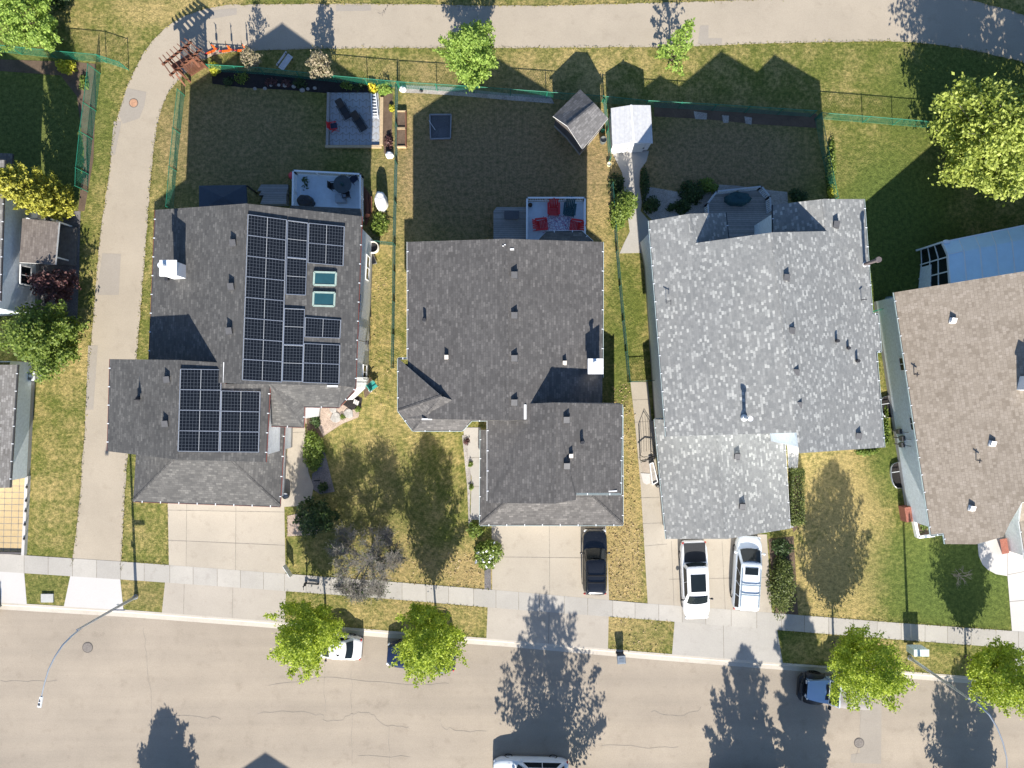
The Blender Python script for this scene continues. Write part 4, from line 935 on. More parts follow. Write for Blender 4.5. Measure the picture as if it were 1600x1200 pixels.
def car(name, label, cat, px, py, ang, L=4.6, W=1.85, Ht=1.5, belt=.98, hood=(.70,.95), cab=(.16,-.46), roofx=(.04,-.36), tail=.92, paint=PW, roofmat=None, sun=None, rack=None, pillars=1, group=None, bed=None, wr=.33, tint=GLASSD, glassroof=False, flat_tail=False, light_tail=LAMPRED, clear=.2):
    """cab / roofx: fractions of L for windscreen base, rear glass base and roof front, rear"""
    t = thing(name, label, cat, (0,0,0), group); hl = L/2
    st = [-1,-.985,-.955,-.9,-.8,-.66,-.5,-.3,-.1,.1,.3,.5,.66,.8,.9,.955,.985,1]
    def wfac(s):
        a = abs(s); k = .62 if s > 0 else .42
        return 1 - (k*.5)*max(0, (a-.72)/.28)**2.4 - .06*max(0, a-.4)
    def deck(s):
        x = s*hl
        if s > 2*cab[0]: u = (1-s)/(1-2*cab[0]); return hood[0] + (hood[1]-hood[0])*min(1, u*1.0)**.55
        if s < 2*cab[1]:
            if flat_tail: return tail
            u = (1+s)/(1+2*cab[1]+1e-6); return tail*.93 + (belt-tail*.93)*min(1, max(0, u))**.6
        return belt
    rows = []
    for s in st:
        x = s*hl; w_ = W/2*wfac(s); z = deck(s); lo = clear + .10*max(0, (abs(s)-.8)/.2)
        if abs(s) == 1: z -= .10; lo += .08; w_ *= .94
        h = [(w_*.90, lo), (w_*.985, lo+.12), (w_, lo+(z-lo)*.45), (w_*.985, z-.14), (w_*.955, z-.05), (w_*.90, z-.005), (w_*.6, z+.022), (0, z+.03)]
        pr = [(x, y, zz) for y, zz in h] + [(x, -y, zz) for y, zz in h[-2::-1]]; rows.append(pr)
    b = MB(); b.grid(rows, 0); 
    for r in (rows[0], rows[-1]): b.face(r if r is rows[0] else r[::-1], 0)
    b.face([rows[0][0], rows[0][-1], rows[-1][-1], rows[-1][0]], 1)
    x0, x1, r0, r1 = cab[0]*L, cab[1]*L, roofx[0]*L, roofx[1]*L; wb, wt = W*.455, W*.385
    def ring(z, xf, xr, wd, bow, rad=.22, n=8):
        pts = []
        for cx, cy, a0 in ((xf-rad, wd-rad, 0), (xr+rad, wd-rad, 90), (xr+rad, -wd+rad, 180), (xf-rad, -wd+rad, 270)):
            for k in range(n):
                a = R(a0 + 90*k/(n-1)); px_, py_ = cx+rad*math.cos(a), cy+rad*math.sin(a)
                e = 1-(py_/wd)**2
                px_ += bow*e if px_ > (xf+xr)/2 else -bow*.6*e
                pts.append((px_, py_, z))
        return pts
    zs = Ht-.05
    rings = [ring(belt-.03, x0, x1, wb, .10), ring(zs-.05, r0+.02, r1-.02, wt+.02, .07), ring(zs, r0-.05, r1+.04, wt-.03, .06), ring(Ht-.012, r0-.3, r1+.25, wt-.2, .03, .18), ring(Ht, r0-.6, r1+.5, wt-.4, 0, .12)]
    b.grid(rings[:2], 0, True); rmat = 0
    b.grid(rings[1:], 2, True); b.face(rings[-1], 2)
    b.build('body', [paint, BLACK, roofmat or paint], t)
    V = Vector; e = .02
    def lerp(a, b_, u): return a + (b_-a)*u
    zb, zt = belt+.02, zs-.07
    f0, f1 = lerp(x0, r0, .06), lerp(x0, r0, .93); yb, yt = wb-.14, wt-.09
    g = MB(); patch(g, V((f0-.02,-yb,zb)), V((f0-.02,yb,zb)), V((f1-.0,yt,zt+.02)), V((f1-.0,-yt,zt+.02)), V((.10+e,0,.015))); 
    for v in range(len(g.v)): g.v[v] = (g.v[v][0]+.03, g.v[v][1], g.v[v][2]+.02)
    g.build('windscreen', tint, t)
    q0, q1 = lerp(x1, r1, .08), lerp(x1, r1, .92)
    if abs(x1-r1) > .02 or True:
        g = MB(); patch(g, V((q0,yb,zb+.04)), V((q0,-yb,zb+.04)), V((q1,-yt,zt)), V((q1,yt,zt)), V((-.08,0,.01)))
        for v in range(len(g.v)): g.v[v] = (g.v[v][0]-.03, g.v[v][1], g.v[v][2]+.02)
        g.build('rear_window', tint, t)
    for s in (1, -1):
        A0, A1 = x0-.42, x1+.22; B0, B1 = r0-.12, r1+.18; n = pillars+1
        for k in range(n):
            u0, u1 = k/n + (.012 if k else 0), (k+1)/n - (.012 if k < n-1 else 0)
            ya, yb_ = s*(wb+.012), s*(wt+.032); yo = lambda u: s*.0
            g = MB(); p = [V((lerp(A0,A1,u0),ya,zb+.03)), V((lerp(A0,A1,u1),ya,zb+.03)), V((lerp(B0,B1,u1),yb_,zt)), V((lerp(B0,B1,u0),yb_,zt))]
            g.face(p if s < 0 else p[::-1]); g.build('side_window', tint, t)
        m = MB(); m.ball((x0-.30, s*(W/2+.10), belt+.04), (.09,.13,.09), 0, 10, 6); m.bar((x0-.32, s*(wb-.02), belt+.0), (x0-.30, s*(W/2+.06), belt+.03), .05, .04); m.build('mirror', paint if paint not in (PW,) else BLACK, t)
        for xx in (L*.30, -L*.30): wheel(t, xx, s*(W/2-.13), wr, .23)
        hm = MB(); hm.ball((hl*.955, s*W*.36, hood[0]-.07), (.13,.17,.07), 0, 10, 6); hm.build('headlight', LAMPCL, t)
        tm = MB(); tm.ball((-hl*.965, s*W*.40, tail-.14), (.07,.13,.12), 0, 10, 6); tm.build('tail_light', light_tail, t)
    bm = MB(); bm.bar((hl*.985,-W*.36,.42), (hl*.985,W*.36,.42), .12, .16); bm.build('bumper', BLACK, t); bm = MB(); bm.bar((-hl*.985,-W*.38,.45), (-hl*.985,W*.38,.45), .10, .16); bm.build('bumper', BLACK, t)
    gr = MB(); gr.bar((hl*.992,-W*.22,hood[0]-.16), (hl*.992,W*.22,hood[0]-.16), .05, .14); gr.build('grille', CHROME if rack == 'chrome' else BLACK, t)
    wp_ = MB(); wp_.bar((x0+.07,-.1,belt+.03), (x0-.05,.55,belt+.07), .03, .02); wp_.bar((x0+.07,-.65,belt+.03), (x0-.05,0,belt+.07), .03, .02); wp_.build('wiper', BLACK, t)
    if sun:
        g = MB(); a, b2, wd = sun; g.box(((a+b2)/2*L, 0, Ht+.004), (abs(a-b2)*L, wd, .024)); g.build('sunroof', GLASSD, t)
    if rack in ('bars', 'chrome', 'rails'):
        rmt = BLACKM if paint in (PBLK,) else M('rack_blue_grey', (.16,.22,.28), .4)
        for s in (1,-1): rk = MB(); rk.tube([(r0-.35, s*(wt-.08), Ht-.02), (r0-.5, s*(wt-.08), Ht+.06), (r1+.4, s*(wt-.08), Ht+.06), (r1+.22, s*(wt-.08), Ht-.02)], .022, 6); rk.build('roof_rail', rmt, t)
        if rack != 'rails':
            for u in (.45, .66): x = lerp(r0, r1, u); rk = MB(); rk.bar((x,-wt+.05,Ht+.08), (x,wt-.05,Ht+.08), .09, .035); rk.build('roof_bar', rmt, t)
    if bed:
        m = MB(); m.box(((bed[0]+bed[1])/2*L, 0, tail+.035), (abs(bed[0]-bed[1])*L, W*.80, .05))
        for k in range(9): m.box(((bed[0]+bed[1])/2*L, (k-4)*W*.085, tail+.064), (abs(bed[0]-bed[1])*L*.96, .03, .012))
        m.build('bed_cover', BEDLINER, t)
        m = MB(); m.bar((bed[0]*L-.25,W*.3,tail+.04),(bed[1]*L+.15,W*.3,tail+.04), .02, .02); m.build('bed_rail', CHROME, t)
    p = P(px, py); t.location = (p.x, p.y, ZR + .0 if py > BLV(px) else .02); t.rotation_euler = (0, 0, ang)
    return t
A_ST = math.atan2(-.08, 1)
UP = math.pi/2
car('parked_car', 'white sedan on the street with its front half under the round lime green tree', 'car', 521, 1006, math.pi+A_ST, 4.7, 1.82, 1.42, .93, (.66,.90), (.13,-.36), (-.02,-.24), .93, PW)
car('parked_car', 'dark navy suv on the street almost hidden beneath the second street tree', 'car', 660, 1021, math.pi+A_ST, 5.3, 1.98, 1.78, 1.08, (.85,1.06), (.20,-.45), (.10,-.42), 1.0, PNAVY, rack='rails', wr=.37, pillars=2)
car('parked_car', 'black suv with roof bars parked on the driveway of the middle house', 'car', 927.5, 874, UP+.0, 5.0, 1.92, 1.76, 1.08, (.86,1.06), (.215,-.47), (.065,-.44), 1.0, PBLK, rack='chrome', wr=.37, pillars=2)
car('pickup_truck', 'white pickup truck with black bed cover and large glass roof on the driveway', 'truck', 1081.5, 901, -UP+.045, 6.0, 2.06, 1.86, 1.18, (.95,1.14), (.285,-.225), (.15,-.20), 1.16, PW, sun=(.11,-.11,1.15), wr=.42, bed=(-.24,-.485), flat_tail=True, clear=.3)
car('parked_car', 'white wagon with roof rack and small sunroof beside the round hedge', 'car', 1162, 891, UP-.065, 5.7, 2.0, 1.80, 1.08, (.85,1.06), (.335,-.485), (.165,-.455), 1.0, PWB, sun=(.115,.02,1.0), rack='bars', wr=.38, pillars=3)
car('parked_car', 'white car at the bottom edge of the photo casting a shadow on the road', 'car', 829, 1199, math.pi-.02, 5.8, 2.0, 1.78, 1.1, (.75,.98), (.18,-.44), (.06,-.36), .98, PWB, rack='bars')
car('parked_car', 'grey car beyond the bottom edge known by its square shadow on the road', 'car', 1163, 1236, math.pi+A_ST, 5.4, 1.98, 1.85, 1.1, (.9,1.08), (.22,-.47), (.14,-.45), 1.0, PGREY, wr=.38, pillars=2)
car('parked_car', 'dark car poking in at the far left edge on the white apron', 'car', -46, 944, .0-.02, 4.8, 1.9, 1.7, 1.05, (.8,1.0), (.18,-.46), (.08,-.42), 1.0, PNAVY, wr=.36, pillars=2)

# open off-road vehicle: tapered silver hood coloured by reflected sky, black flares and winch bumper, grey soft top
def offroad(px, py, ang):
    t = thing('offroad_vehicle', 'silver off-road vehicle tinted with reflected sky blue, black bumper and grey soft top', 'car', (0,0,0)); V = Vector
    b = MB()
    b.hexa([V((.55,-.72,.62)),V((1.72,-.60,.62)),V((1.72,.60,.62)),V((.55,.72,.62)),V((.55,-.72,1.12)),V((1.72,-.56,1.02)),V((1.72,.56,1.02)),V((.55,.72,1.12))])
    rows = []
    for x, hw, z in ((.50,.73,1.13),(.8,.71,1.15),(1.2,.65,1.135),(1.6,.585,1.09),(1.74,.56,1.02)):
        rows.append([(x, y*hw, z + .035*(1-y*y)) for y in (-1,-.8,-.45,-.4,0,.4,.45,.8,1)])
    b.grid(rows, 0)
    b.hexa([V((-1.75,-.78,.45)),V((.55,-.76,.45)),V((.55,.76,.45)),V((-1.75,.78,.45)),V((-1.75,-.78,1.1)),V((.55,-.74,1.12)),V((.55,.74,1.12)),V((-1.75,.78,1.1))])
    b.build('body', PSILVER_SKY, t)
    for s in (1,-1):
        for x in (1.18,-1.2):
            f = MB(); rows = []
            for k in range(9):
                a = math.pi*k/8; c, sn = math.cos(a), math.sin(a); rows.append([(x+.56*c, s*.56, .50+.42*sn), (x+.58*c, s*.93, .48+.44*sn), (x+.56*c, s*.95, .42+.44*sn)])
            f.grid(rows, 0); f.build('fender_flare', BLACK, t); wheel(t, x, s*.78, .42, .27, BLACKM)
        m = MB(); m.box((.42, s*.95, 1.16), (.12,.22,.2)); m.build('mirror', BLACK, t)
        l = MB(); l.tube([(1.75, s*.42, .88),(1.79, s*.42, .88)], .1, 12); l.build('headlight', LAMPCL, t)
        l = MB(); l.ball((1.72, s*.55, 1.06), (.06,.05,.04), 0, 8, 5); l.build('hood_latch', STEELW, t)
        l = MB(); l.box((-1.77, s*.66, .85), (.06,.16,.24)); l.build('tail_light', LAMPRED, t)
        g = MB(); g.face([V((.25,s*.72,1.16)),V((-.55,s*.73,1.16)),V((-.5,s*.66,1.68)),V((.12,s*.66,1.68))]); g.build('side_window', GLASSD, t)
    bp = MB(); bp.hexa([V((1.95,-.86,.42)),V((2.15,-.55,.42)),V((2.15,.55,.42)),V((1.95,.86,.42)),V((1.9,-.86,.66)),V((2.14,-.55,.66)),V((2.14,.55,.66)),V((1.9,.86,.66))]); bp.box((1.86,0,.56), (.3,1.1,.16)); bp.tube([(2.0,-.28,.76),(2.0,.28,.76)], .1, 12, 0); bp.tube([(1.9,-.5,.6),(2.05,-.4,.92),(2.05,.4,.92),(1.9,.5,.6)], .035, 8); bp.build('bumper', BLACK, t)
    gr = MB(); gr.box((1.755,0,.82), (.03,.62,.32)); gr.build('grille', BLACK, t)
    w_ = MB(); w_.box((.62,0,1.165), (.2,.95,.02)); w_.build('cowl_vent', BLACK, t)
    g = MB(); patch(g, V((.47,-.66,1.16)), V((.47,.66,1.16)), V((.12,.62,1.70)), V((.12,-.62,1.70)), V((.01,0,0))); g.build('windscreen', GLASSD, t)
    f = MB(); f.bar((.50,-.72,1.13),(.10,-.68,1.74), .07, .06); f.bar((.50,.72,1.13),(.10,.68,1.74), .07, .06); f.bar((.10,-.70,1.74),(.10,.70,1.74), .08, .07); f.bar((.5,-.72,1.14),(.5,.72,1.14), .05, .05); f.build('windscreen_frame', M('pale_steel', (.5,.55,.6), .4), t)
    s_ = MB(); rows = []
    for x, hw, z in ((.10,.68,1.77),(-.3,.70,1.80),(-.9,.70,1.79),(-1.5,.69,1.77),(-1.72,.70,1.70),(-1.80,.74,1.14)):
        rows.append([(x, -hw-.04, z-.5 if z > 1.5 else z), (x, -hw, z-.03), (x, -hw*.5, z), (x, 0, z+.012), (x, hw*.5, z), (x, hw, z-.03), (x, hw+.04, z-.5 if z > 1.5 else z)])
    s_.grid(rows, 0, False, True); s_.build('soft_top', SOFTTOP, t)
    sp = MB(); sp.tube([(-1.84,0,.98),(-2.06,0,.98)], .38, 20); sp.build('spare_wheel', RUBBER, t)
    p = P(px, py); t.location = (p.x, p.y, ZR); t.rotation_euler = (0,0,ang); t.scale = (1.32,1.24,1.1)
offroad(1299, 1073, math.pi+A_ST)
# ------------------------------------------------------------------ fences
def fence(label, pts, h=1.25, mat=GREENV, gate=None, sp=.19, cat='fence', name='chain_link_fence', group=None, post=2.7):
    """chain link: pts are photo pixels of the top rail"""
    p = [P(x, y, h) for x, y in pts]; g = [Vector((q.x, q.y, 0)) for q in p]
    t = thing(name, label, cat, g[0], group); rl, wr = MB(), MB()
    for a, b in zip(g, g[1:]):
        L = (b-a).length; d = (b-a).normalized(); n = max(1, round(L/post))
        for k in range(n + (1 if b is g[-1] else 0)):
            q = a.lerp(b, k/n); po = MB(); po.tube([(q.x,q.y,-.05),(q.x,q.y,h+.06)], .032, 8); po.build('post', mat, t)
        rl.tube([a+Vector((0,0,h)), b+Vector((0,0,h))], .024, 7); wr.tube([a+Vector((0,0,.06)), b+Vector((0,0,.06))], .008, 4)
        def at(s, z): return a + d*s + Vector((0,0,z))
        m = int((L+h)/sp)
        for k in range(m):
            s0 = k*sp - h
            for sg in (1,-1):
                lo, hi = max(0, s0), min(L, s0+h)
                if hi-lo < .03: continue
                z0, z1 = lo-s0, hi-s0
                if sg < 0: z0, z1 = h-z0, h-z1
                wr.bar(at(lo, max(.05, z0)), at(hi, max(.05, z1)), .009, .009)
    rl.build('top_rail', mat, t); wr.build('wire_mesh', mat, t)
    return t
fence('green chain link fence from the pergola past the black mulch bed', [(322,100.5),(405,105.5),(520,118),(619,127)], group=None)
fence('green chain link fence running behind the middle yard to the white shed', [(621,127.5),(740,135),(855,143.5),(944,150)])
fence('green chain link fence along the back of the oval lawn beyond the white shed', [(947,150.5),(1012,157),(1120,163),(1276,173)])
fence('green chain link fence ending behind the big maple at right', [(1284,176),(1360,182),(1456,190),(1560,201)])
fence('green chain link fence between the paved path and the first back yard', [(277,139),(270,200),(264,260),(259,322)])
fence('green chain link fence between the patio yard and the planter box yard', [(618,131),(617,250),(614,375),(613,470),(611,574)], mat=FENCE_DK)
fence('short green chain link gate beside the round rain barrel', [(585,376),(614,379)], cat='gate', name='chain_link_gate', mat=FENCE_DK)
fence('green chain link fence beside the concrete walk and single round shrub', [(946,152),(951,200),(955,245)], mat=GREENV)
fence('long dark green chain link fence between the middle house and the mottled roof house', [(958,285),(966,390),(976,500),(985,597)], mat=FENCE_DK)
fence('low chain link gate across the concrete side walk', [(987,596),(1030,594)], 1.1, cat='gate', name='chain_link_gate', mat=FENCE_DK)
fence('green chain link fence down the right side of the oval lawn', [(1284,178),(1296,240),(1310,308)])
fence('green chain link fence at top left below the feathery pale tree', [(-40,66),(70,78),(150,85),(186,97)], 1.4)
fence('tall green chain link fence along the left lot beside the path', [(137,100),(130,160),(124,205),(118,262),(117,290)], 1.7)
fence('short green fence between the mottled house and the tan house', [(1365,487),(1394,478)], 1.3, cat='gate', name='chain_link_gate')

# ------------------------------------------------------------------ railing and decks
def railing(parent, pts, z, h=1.0, mat=RAILW, sp=.13):
    rail, bal = MB(), MB(); up = Vector((0,0,1))
    for a, b in zip(pts, pts[1:]):
        L = (b-a).length; n = max(1, round(L/1.6))
        for k in range(n+1):
            q = a.lerp(b, k/n); po = MB(); po.box((q.x,q.y,z+h/2), (.1,.1,h+.08)); po.build('railing_post', mat, parent)
        rail.bar(a+up*(z+h-a.z), b+up*(z+h-b.z), .12, .06); rail.bar(a+up*(z+.1-a.z), b+up*(z+.1-b.z), .06, .05)
        m = int(L/sp)
        for k in range(1, m): q = a.lerp(b, k/m); bal.bar((q.x,q.y,z+.1), (q.x,q.y,z+h), .04, .04)
    r = rail.build('handrail', mat, parent); bal.build('baluster_panel', mat, r)
def flat(px, py): v = P(px, py); return Vector((v.x, v.y, 0))
def atz(px, py, z): v = P(px, py, z); return Vector((v.x, v.y, 0))
def deck(label, floor_px, zf, rail_px, mat, skirt=RAILW, rh=1.0):
    q = [atz(x, y, zf) for x, y in floor_px]; t = thing('deck', label, 'deck', (q[0].x, q[0].y, 0))
    mb = MB(); mb.prism(q, zf-.06, zf); mb.build('floor', mat, t)
    mb = MB(); qq = [p.lerp(sum(q, Vector())/len(q), .01) for p in q]; mb.prism(qq, zf-.32, zf-.062); mb.build('rim_joist', skirt, t)
    for p in q:
        po = MB(); c = p.lerp(sum(q, Vector())/len(q), .05); po.box((c.x,c.y,(zf-.3)/2), (.14,.14,zf-.3)); po.build('support_post', TIMBER_G, t)
    if rail_px: railing(t, [atz(x, y, zf+rh) for x, y in rail_px], zf, rh)
    return t
deck('raised deck with pale blue white railing and round table on the solar house', [(457,328),(459,272),(561,276),(562,345),(457,345)], 1.5, [(457,327),(458,266.5),(563,272),(563,340)], VINYL)
d2 = deck('raised deck with white railing, red chairs and patterned rug on the middle house', [(822,380),(823,315.5),(914,315),(914,380)], 1.5, [(823,378),(823.5,309),(914,309),(914,376)], VINYL)
d3 = thing('deck', 'low weathered board landing with steps beside the white railed deck', 'deck', P(800,350))
mb = MB(); mb.prism([atz(x,y,.7) for x,y in ((771,330),(776,323.5),(822,323.5),(822,380),(771,380))], .6, .7); mb.build('floor', DECKG, d3)
mb = MB()
for k in range(3): a, b = atz(788,332+k*4.6,.72), atz(811,332+k*4.6,.72); mb.bar(Vector((a.x,a.y,.75+.12*k)), Vector((b.x,b.y,.75+.12*k)), .24, .05)
mb.build('step', M('step_board', (.10,.10,.11), .8), d3)
mb = MB(); mb.prism([flat(x,y).lerp(flat(798,350),.04) for x,y in ((774,331),(778,327),(820,327),(820,374),(774,374))], 0, .59); mb.build('skirting', TIMBER_G, d3)
d4 = deck('weathered grey deck with angled corners in the notch of the mottled house', [(1105,320),(1120,300),(1190,293),(1203,308),(1204,372),(1140,376),(1112,345)], 1.0, [(1107,336),(1106,318),(1120,299),(1190,291.5),(1203,307),(1205,328)], DECKG, TIMBER_G, .95)
for o in d4.children:
    if o.name.startswith(('handrail','railing')): o.data.materials[0] = M('weathered_rail', (.40,.42,.45), .7)
mb = MB(); c = atz(1155,309,1.6)
def blob(mb, c, rx, ry, z0, z1, sd=0, mat=0, n=18):
    rows = []
    for z, k in ((z0,1.0),(z0+(z1-z0)*.6,.97),(z1-.05,.86),(z1,.6),(z1+.01,.02)):
        rows.append([(c.x + rx*k*math.cos(2*math.pi*i/n)*(1+.07*math.sin(3*i+sd)), c.y + ry*k*math.sin(2*math.pi*i/n)*(1+.09*math.cos(2*i+sd)), z+.02*math.sin(5*i+sd)) for i in range(n)])
    mb.grid(rows, mat, True)
hb = thing('covered_grill', 'dark teal cover draped over furniture on the notched deck', 'cover', (c.x,c.y,1.0)); blob(mb, c, 1.0, .52, 1.0, 1.65, 2); mb.build('cover', TEAL, hb)
lg = MB()
for a_ in (-.6,.6): lg.box((c.x+a_,c.y,1.06), (.08,.6,.12))
lg.build('leg', BLACKM, hb)

# gazebo canopy behind the solar house
g = thing('canopy', 'dark navy fabric canopy by the north wall of the solar house', 'canopy', P(350,305))
mb = MB(); q = [P(311,290,2.2),P(384,289,2.2),P(386,330,2.2),P(311,330,2.2)]; ap = P(348,308,2.75); 
for i in range(4): mb.face([q[i], ap, q[(i+1)%4]]); mb.face([q[i]-Vector((0,0,.2)), q[i], q[(i+1)%4], q[(i+1)%4]-Vector((0,0,.2))])
mb.build('canopy_top', CANVAS, g)
for p in q: po = MB(); po.box((p.x*.997,p.y*.997,1.05), (.1,.1,2.1)); po.build('post', BLACKM, g)
# stepped planter / lower stair left of the deck
sd_ = thing('garden_steps', 'grey wooden steps between the canopy and the railed deck', 'steps', P(430,305)); mb = MB()
for k, (x0,y0,x1,y1) in enumerate(((404,290,452,300),(408,298,452,308),(412,306,452,322))): mb.prism([flat(x,y) for x,y in ((x0,y1),(x1,y1),(x1,y0),(x0+6,y0))], -.02, .3+.22*k)
mb.build('tread', DECKG, sd_)

# ------------------------------------------------------------------ furniture
def adirondack(label, px, py, z, ang, mat, group, recl=.45):
    t = thing('garden_chair', label, 'chair', (0,0,0), group)
    s = MB()
    for k in range(6): s.bar((.42-k*.1,-.28,.36-k*.018), (.42-k*.1,.28,.36-k*.018), .085, .025)
    s.build('seat', mat, t); b = MB()
    for k in range(5):
        y = -.22+k*.11; b.bar((-.12,y*.92,.28), (-.12-recl,y*1.25,.98-.05*abs(k-2)), .095, .022, 0, Vector((1,0,.3)))
    b.build('backrest', mat, t)
    for sg in (1,-1):
        a = MB(); a.bar((.42,sg*.36,.56), (-.38,sg*.36,.54), .13, .025); a.build('arm', mat, t)
        l = MB(); l.bar((.40,sg*.33,0), (.40,sg*.33,.56), .09, .03); l.bar((.42,sg*.30,.34), (-.55,sg*.30,.03), .03, .1); l.build('leg', mat, t)
    p = atz(px, py, z+.4); t.location = (p.x, p.y, z); t.rotation_euler = (0,0,ang); t.scale = (1.12,1.12,1.1)
    return t
CH = 'garden chairs around the rug'
adirondack('red slatted garden chair at the back rail of the middle deck', 865, 326, 1.5, -UP, RED, CH)
adirondack('red slatted garden chair at the left side of the patterned rug', 845, 351, 1.5, .1, RED, CH)
adirondack('red slatted garden chair at the right side of the patterned rug', 901, 353, 1.5, math.pi-.15, RED, CH)
adirondack('dark teal reclining chair in the corner of the red chair deck', 890, 327, 1.5, -UP-.12, TEAL, CH, .62)
m, t_, b_, N, L = nt('rug_pattern'); tc = N.new('ShaderNodeTexCoord').outputs['Object']; vo = N.new('ShaderNodeTexVoronoi'); vo.inputs['Scale'].default_value = 5; L.new(tc, vo.inputs['Vector'])
rr = ramp(N, [(0,(.62,.64,.70)), (.45,(.60,.63,.70)), (.5,(.42,.08,.16)), (.62,(.18,.25,.45)), (.7,(.6,.62,.68))]); L.new(vo.outputs['Distance'], rr.inputs[0]); L.new(rr.outputs[0], b_.inputs['Base Color']); RUG = m
mb = MB(); mb.prism([atz(x,y,1.51) for x,y in ((848,364),(848,338),(893,336),(893,366))], 1.503, 1.518); tag(mb.build('rug', RUG, None, Vector(atz(870,352,1.5))), 'pale rug with red and blue pattern between the red chairs', 'rug')
def pot(label, px, py, z, r, h, mat, inner=SOIL, group=None, name='plant_pot', cat='pot'):
    p = atz(px, py, z+h); t = thing(name, label, cat, (p.x,p.y,z), group); mb = MB()
    rows = [[(p.x+rr_*math.cos(2*math.pi*k/20), p.y+rr_*math.sin(2*math.pi*k/20), zz) for k in range(20)] for rr_, zz in ((r*.75,z),(r,z+h*.55),(r,z+h),(r*.84,z+h),(r*.82,z+h*.72))]
    mb.grid(rows, 0, True); mb.build('shell', mat, t); mb = MB(); mb.face([Vector(q) for q in rows[-1]]); mb.build('fill', inner, t); return t
pot('small black pot in the left corner of the red chair deck', 828.5, 320, 1.5, .16, .3, BLACK)
# round table set on the solar deck
p = atz(535,288,2.2); rt = thing('patio_table', 'round dark patio table on the blue railed deck', 'table', (p.x,p.y,1.5)); mb = MB(); mb.cyl((p.x,p.y,2.18), .68, .04, 28); mb.build('table_top', M('smoked_glass', (.06,.075,.08), .25), rt)
mb = MB(); mb.cyl((p.x,p.y,1.5), .06, .68, 10); mb.cyl((p.x,p.y,1.5), .3, .05, 16); mb.build('pedestal', BLACKM, rt)
mb = MB(); mb.tube([(p.x,p.y,2.2),(p.x,p.y,2.7)], [.16,.05], 10); tag(mb.build('closed_parasol', TEAL, None, Vector((p.x,p.y,2.2))), 'small closed parasol standing on the round deck table', 'parasol')
def metal_chair(label, px, py, z, ang, mat, group=None, red=False):
    t = thing('patio_chair', label, 'chair', (0,0,0), group); s = MB(); s.box((0,0,.42), (.5,.5,.05)); s.build('seat', mat, t)
    b = MB(); b.box((-.3,0,.72), (.05,.5,.55), 0, 0, -.2); b.build('backrest', mat, t)
    for x in (.22,-.22):
        for y in (.23,-.23): l = MB(); l.bar((x,y,0), (x,y,.42), .04, .04); l.build('leg', mat if not red else RED, t)
    for y in (.28,-.28): a = MB(); a.bar((-.28,y,.63), (.25,y,.63), .05, .04); a.build('arm', mat if not red else RED, t)
    p = atz(px, py, z+.4); t.location = (p.x,p.y,z); t.rotation_euler = (0,0,ang)
metal_chair('black metal chair at the left of the round deck table', 522, 291, 1.5, 0, BLACK); metal_chair('dark chair tucked in the railing corner of the blue deck', 552, 280, 1.5, -2.4, NAVY); metal_chair('dark chair south of the round deck table', 541, 304, 1.5, 1.8, BLACK)
p = atz(475,313,2.3); gr = thing('covered_grill', 'black covered grill by the wall on the blue railed deck', 'grill', (p.x,p.y,1.5)); mb = MB(); blob(mb, p, .62, .48, 1.5, 2.4, 1); mb.build('cover', BLACK, gr); mb = MB(); mb.bar((p.x-.3,p.y+.5,2.1),(p.x-.3,p.y+.9,2.1),.05,.05); mb.build('handle', STEELW, gr)
p = atz(532,310,2.0); bx = thing('storage_box', 'grey storage box near the wall of the blue railed deck', 'box', (p.x,p.y,1.5)); mb = MB(); mb.box((p.x,p.y,1.75), (.75,.55,.5)); mb.build('bin', M('box_grey', (.22,.25,.28), .6), bx); mb = MB(); mb.box((p.x,p.y,2.03), (.8,.6,.06)); mb.build('lid', M('box_lid', (.28,.32,.36), .5), bx)
bush('potted_plant', 'dark leafy plant in the north west corner of the blue railed deck', 'plant', G(487,297), .55, .75, 2.5, LEAF_DARK, 700, 11, .09)
mb = MB(); c = P(456,274,.4); mb.ball((c.x,c.y,.3), (.3,.3,.3)); mb.ball((c.x+.15,c.y-.3,.2), (.22,.22,.2), 1); tag(mb.build('play_ball', [PINKR, FABW], None, Vector((c.x,c.y,0))), 'pink and white play balls by the corner of the blue deck', 'ball')

# patio with pavers, loungers
PAVER_N = pave('paver_stone', (.33,.35,.38), 2, .1, .12, .08)
sheet('patio', [(514,145),(591,145),(597,228),(515,228)], .03, PAVER_N)
segs = []; r = random.Random(4)
for j in range(8):
    y = 147+j*10.4; segs += [(515+i*5.2+0, y+(2.2 if (i+j)%2 else -2.2), 515+(i+1)*5.2, y+(-2.2 if (i+j)%2 else 2.2)) for i in range(15)]
    segs += [(515+i*10.4+(5.2 if j%2 else 0), y-2.2 if True else y, 515+i*10.4+(5.2 if j%2 else 0), y+8) for i in range(8)]
lines_on('patio_joints', segs, .034, .8, JOINT)
def edging(label, p0, p1, wd=.2, h=.22, mat=TIMBER):
    a, b = flat(*p0), flat(*p1); t = MB(); t.bar(a+Vector((0,0,h/2)), b+Vector((0,0,h/2)), wd, h); o = t.build('timber_edging', mat, None, a); tag(o, label, 'edging')
edging('grey timber edging on the west side of the paver patio', (514,146),(512,228), mat=TIMBER_G); edging('timber edging along the south side of the paver patio', (509,230),(597,230)); edging('two pale timber sleepers on the east side of the paver patio', (597.5,154),(596.5,228), .25, .3)
lt = thing('slatwork', 'white ladder added for the sunlit stripes on the paver patio', 'slatwork', P(583,170)); mb = MB(); a, b = flat(581,148), flat(583,187); c, d = flat(588,148), flat(592,187)  # added white slats imitate sunlit stripes between railing shadows
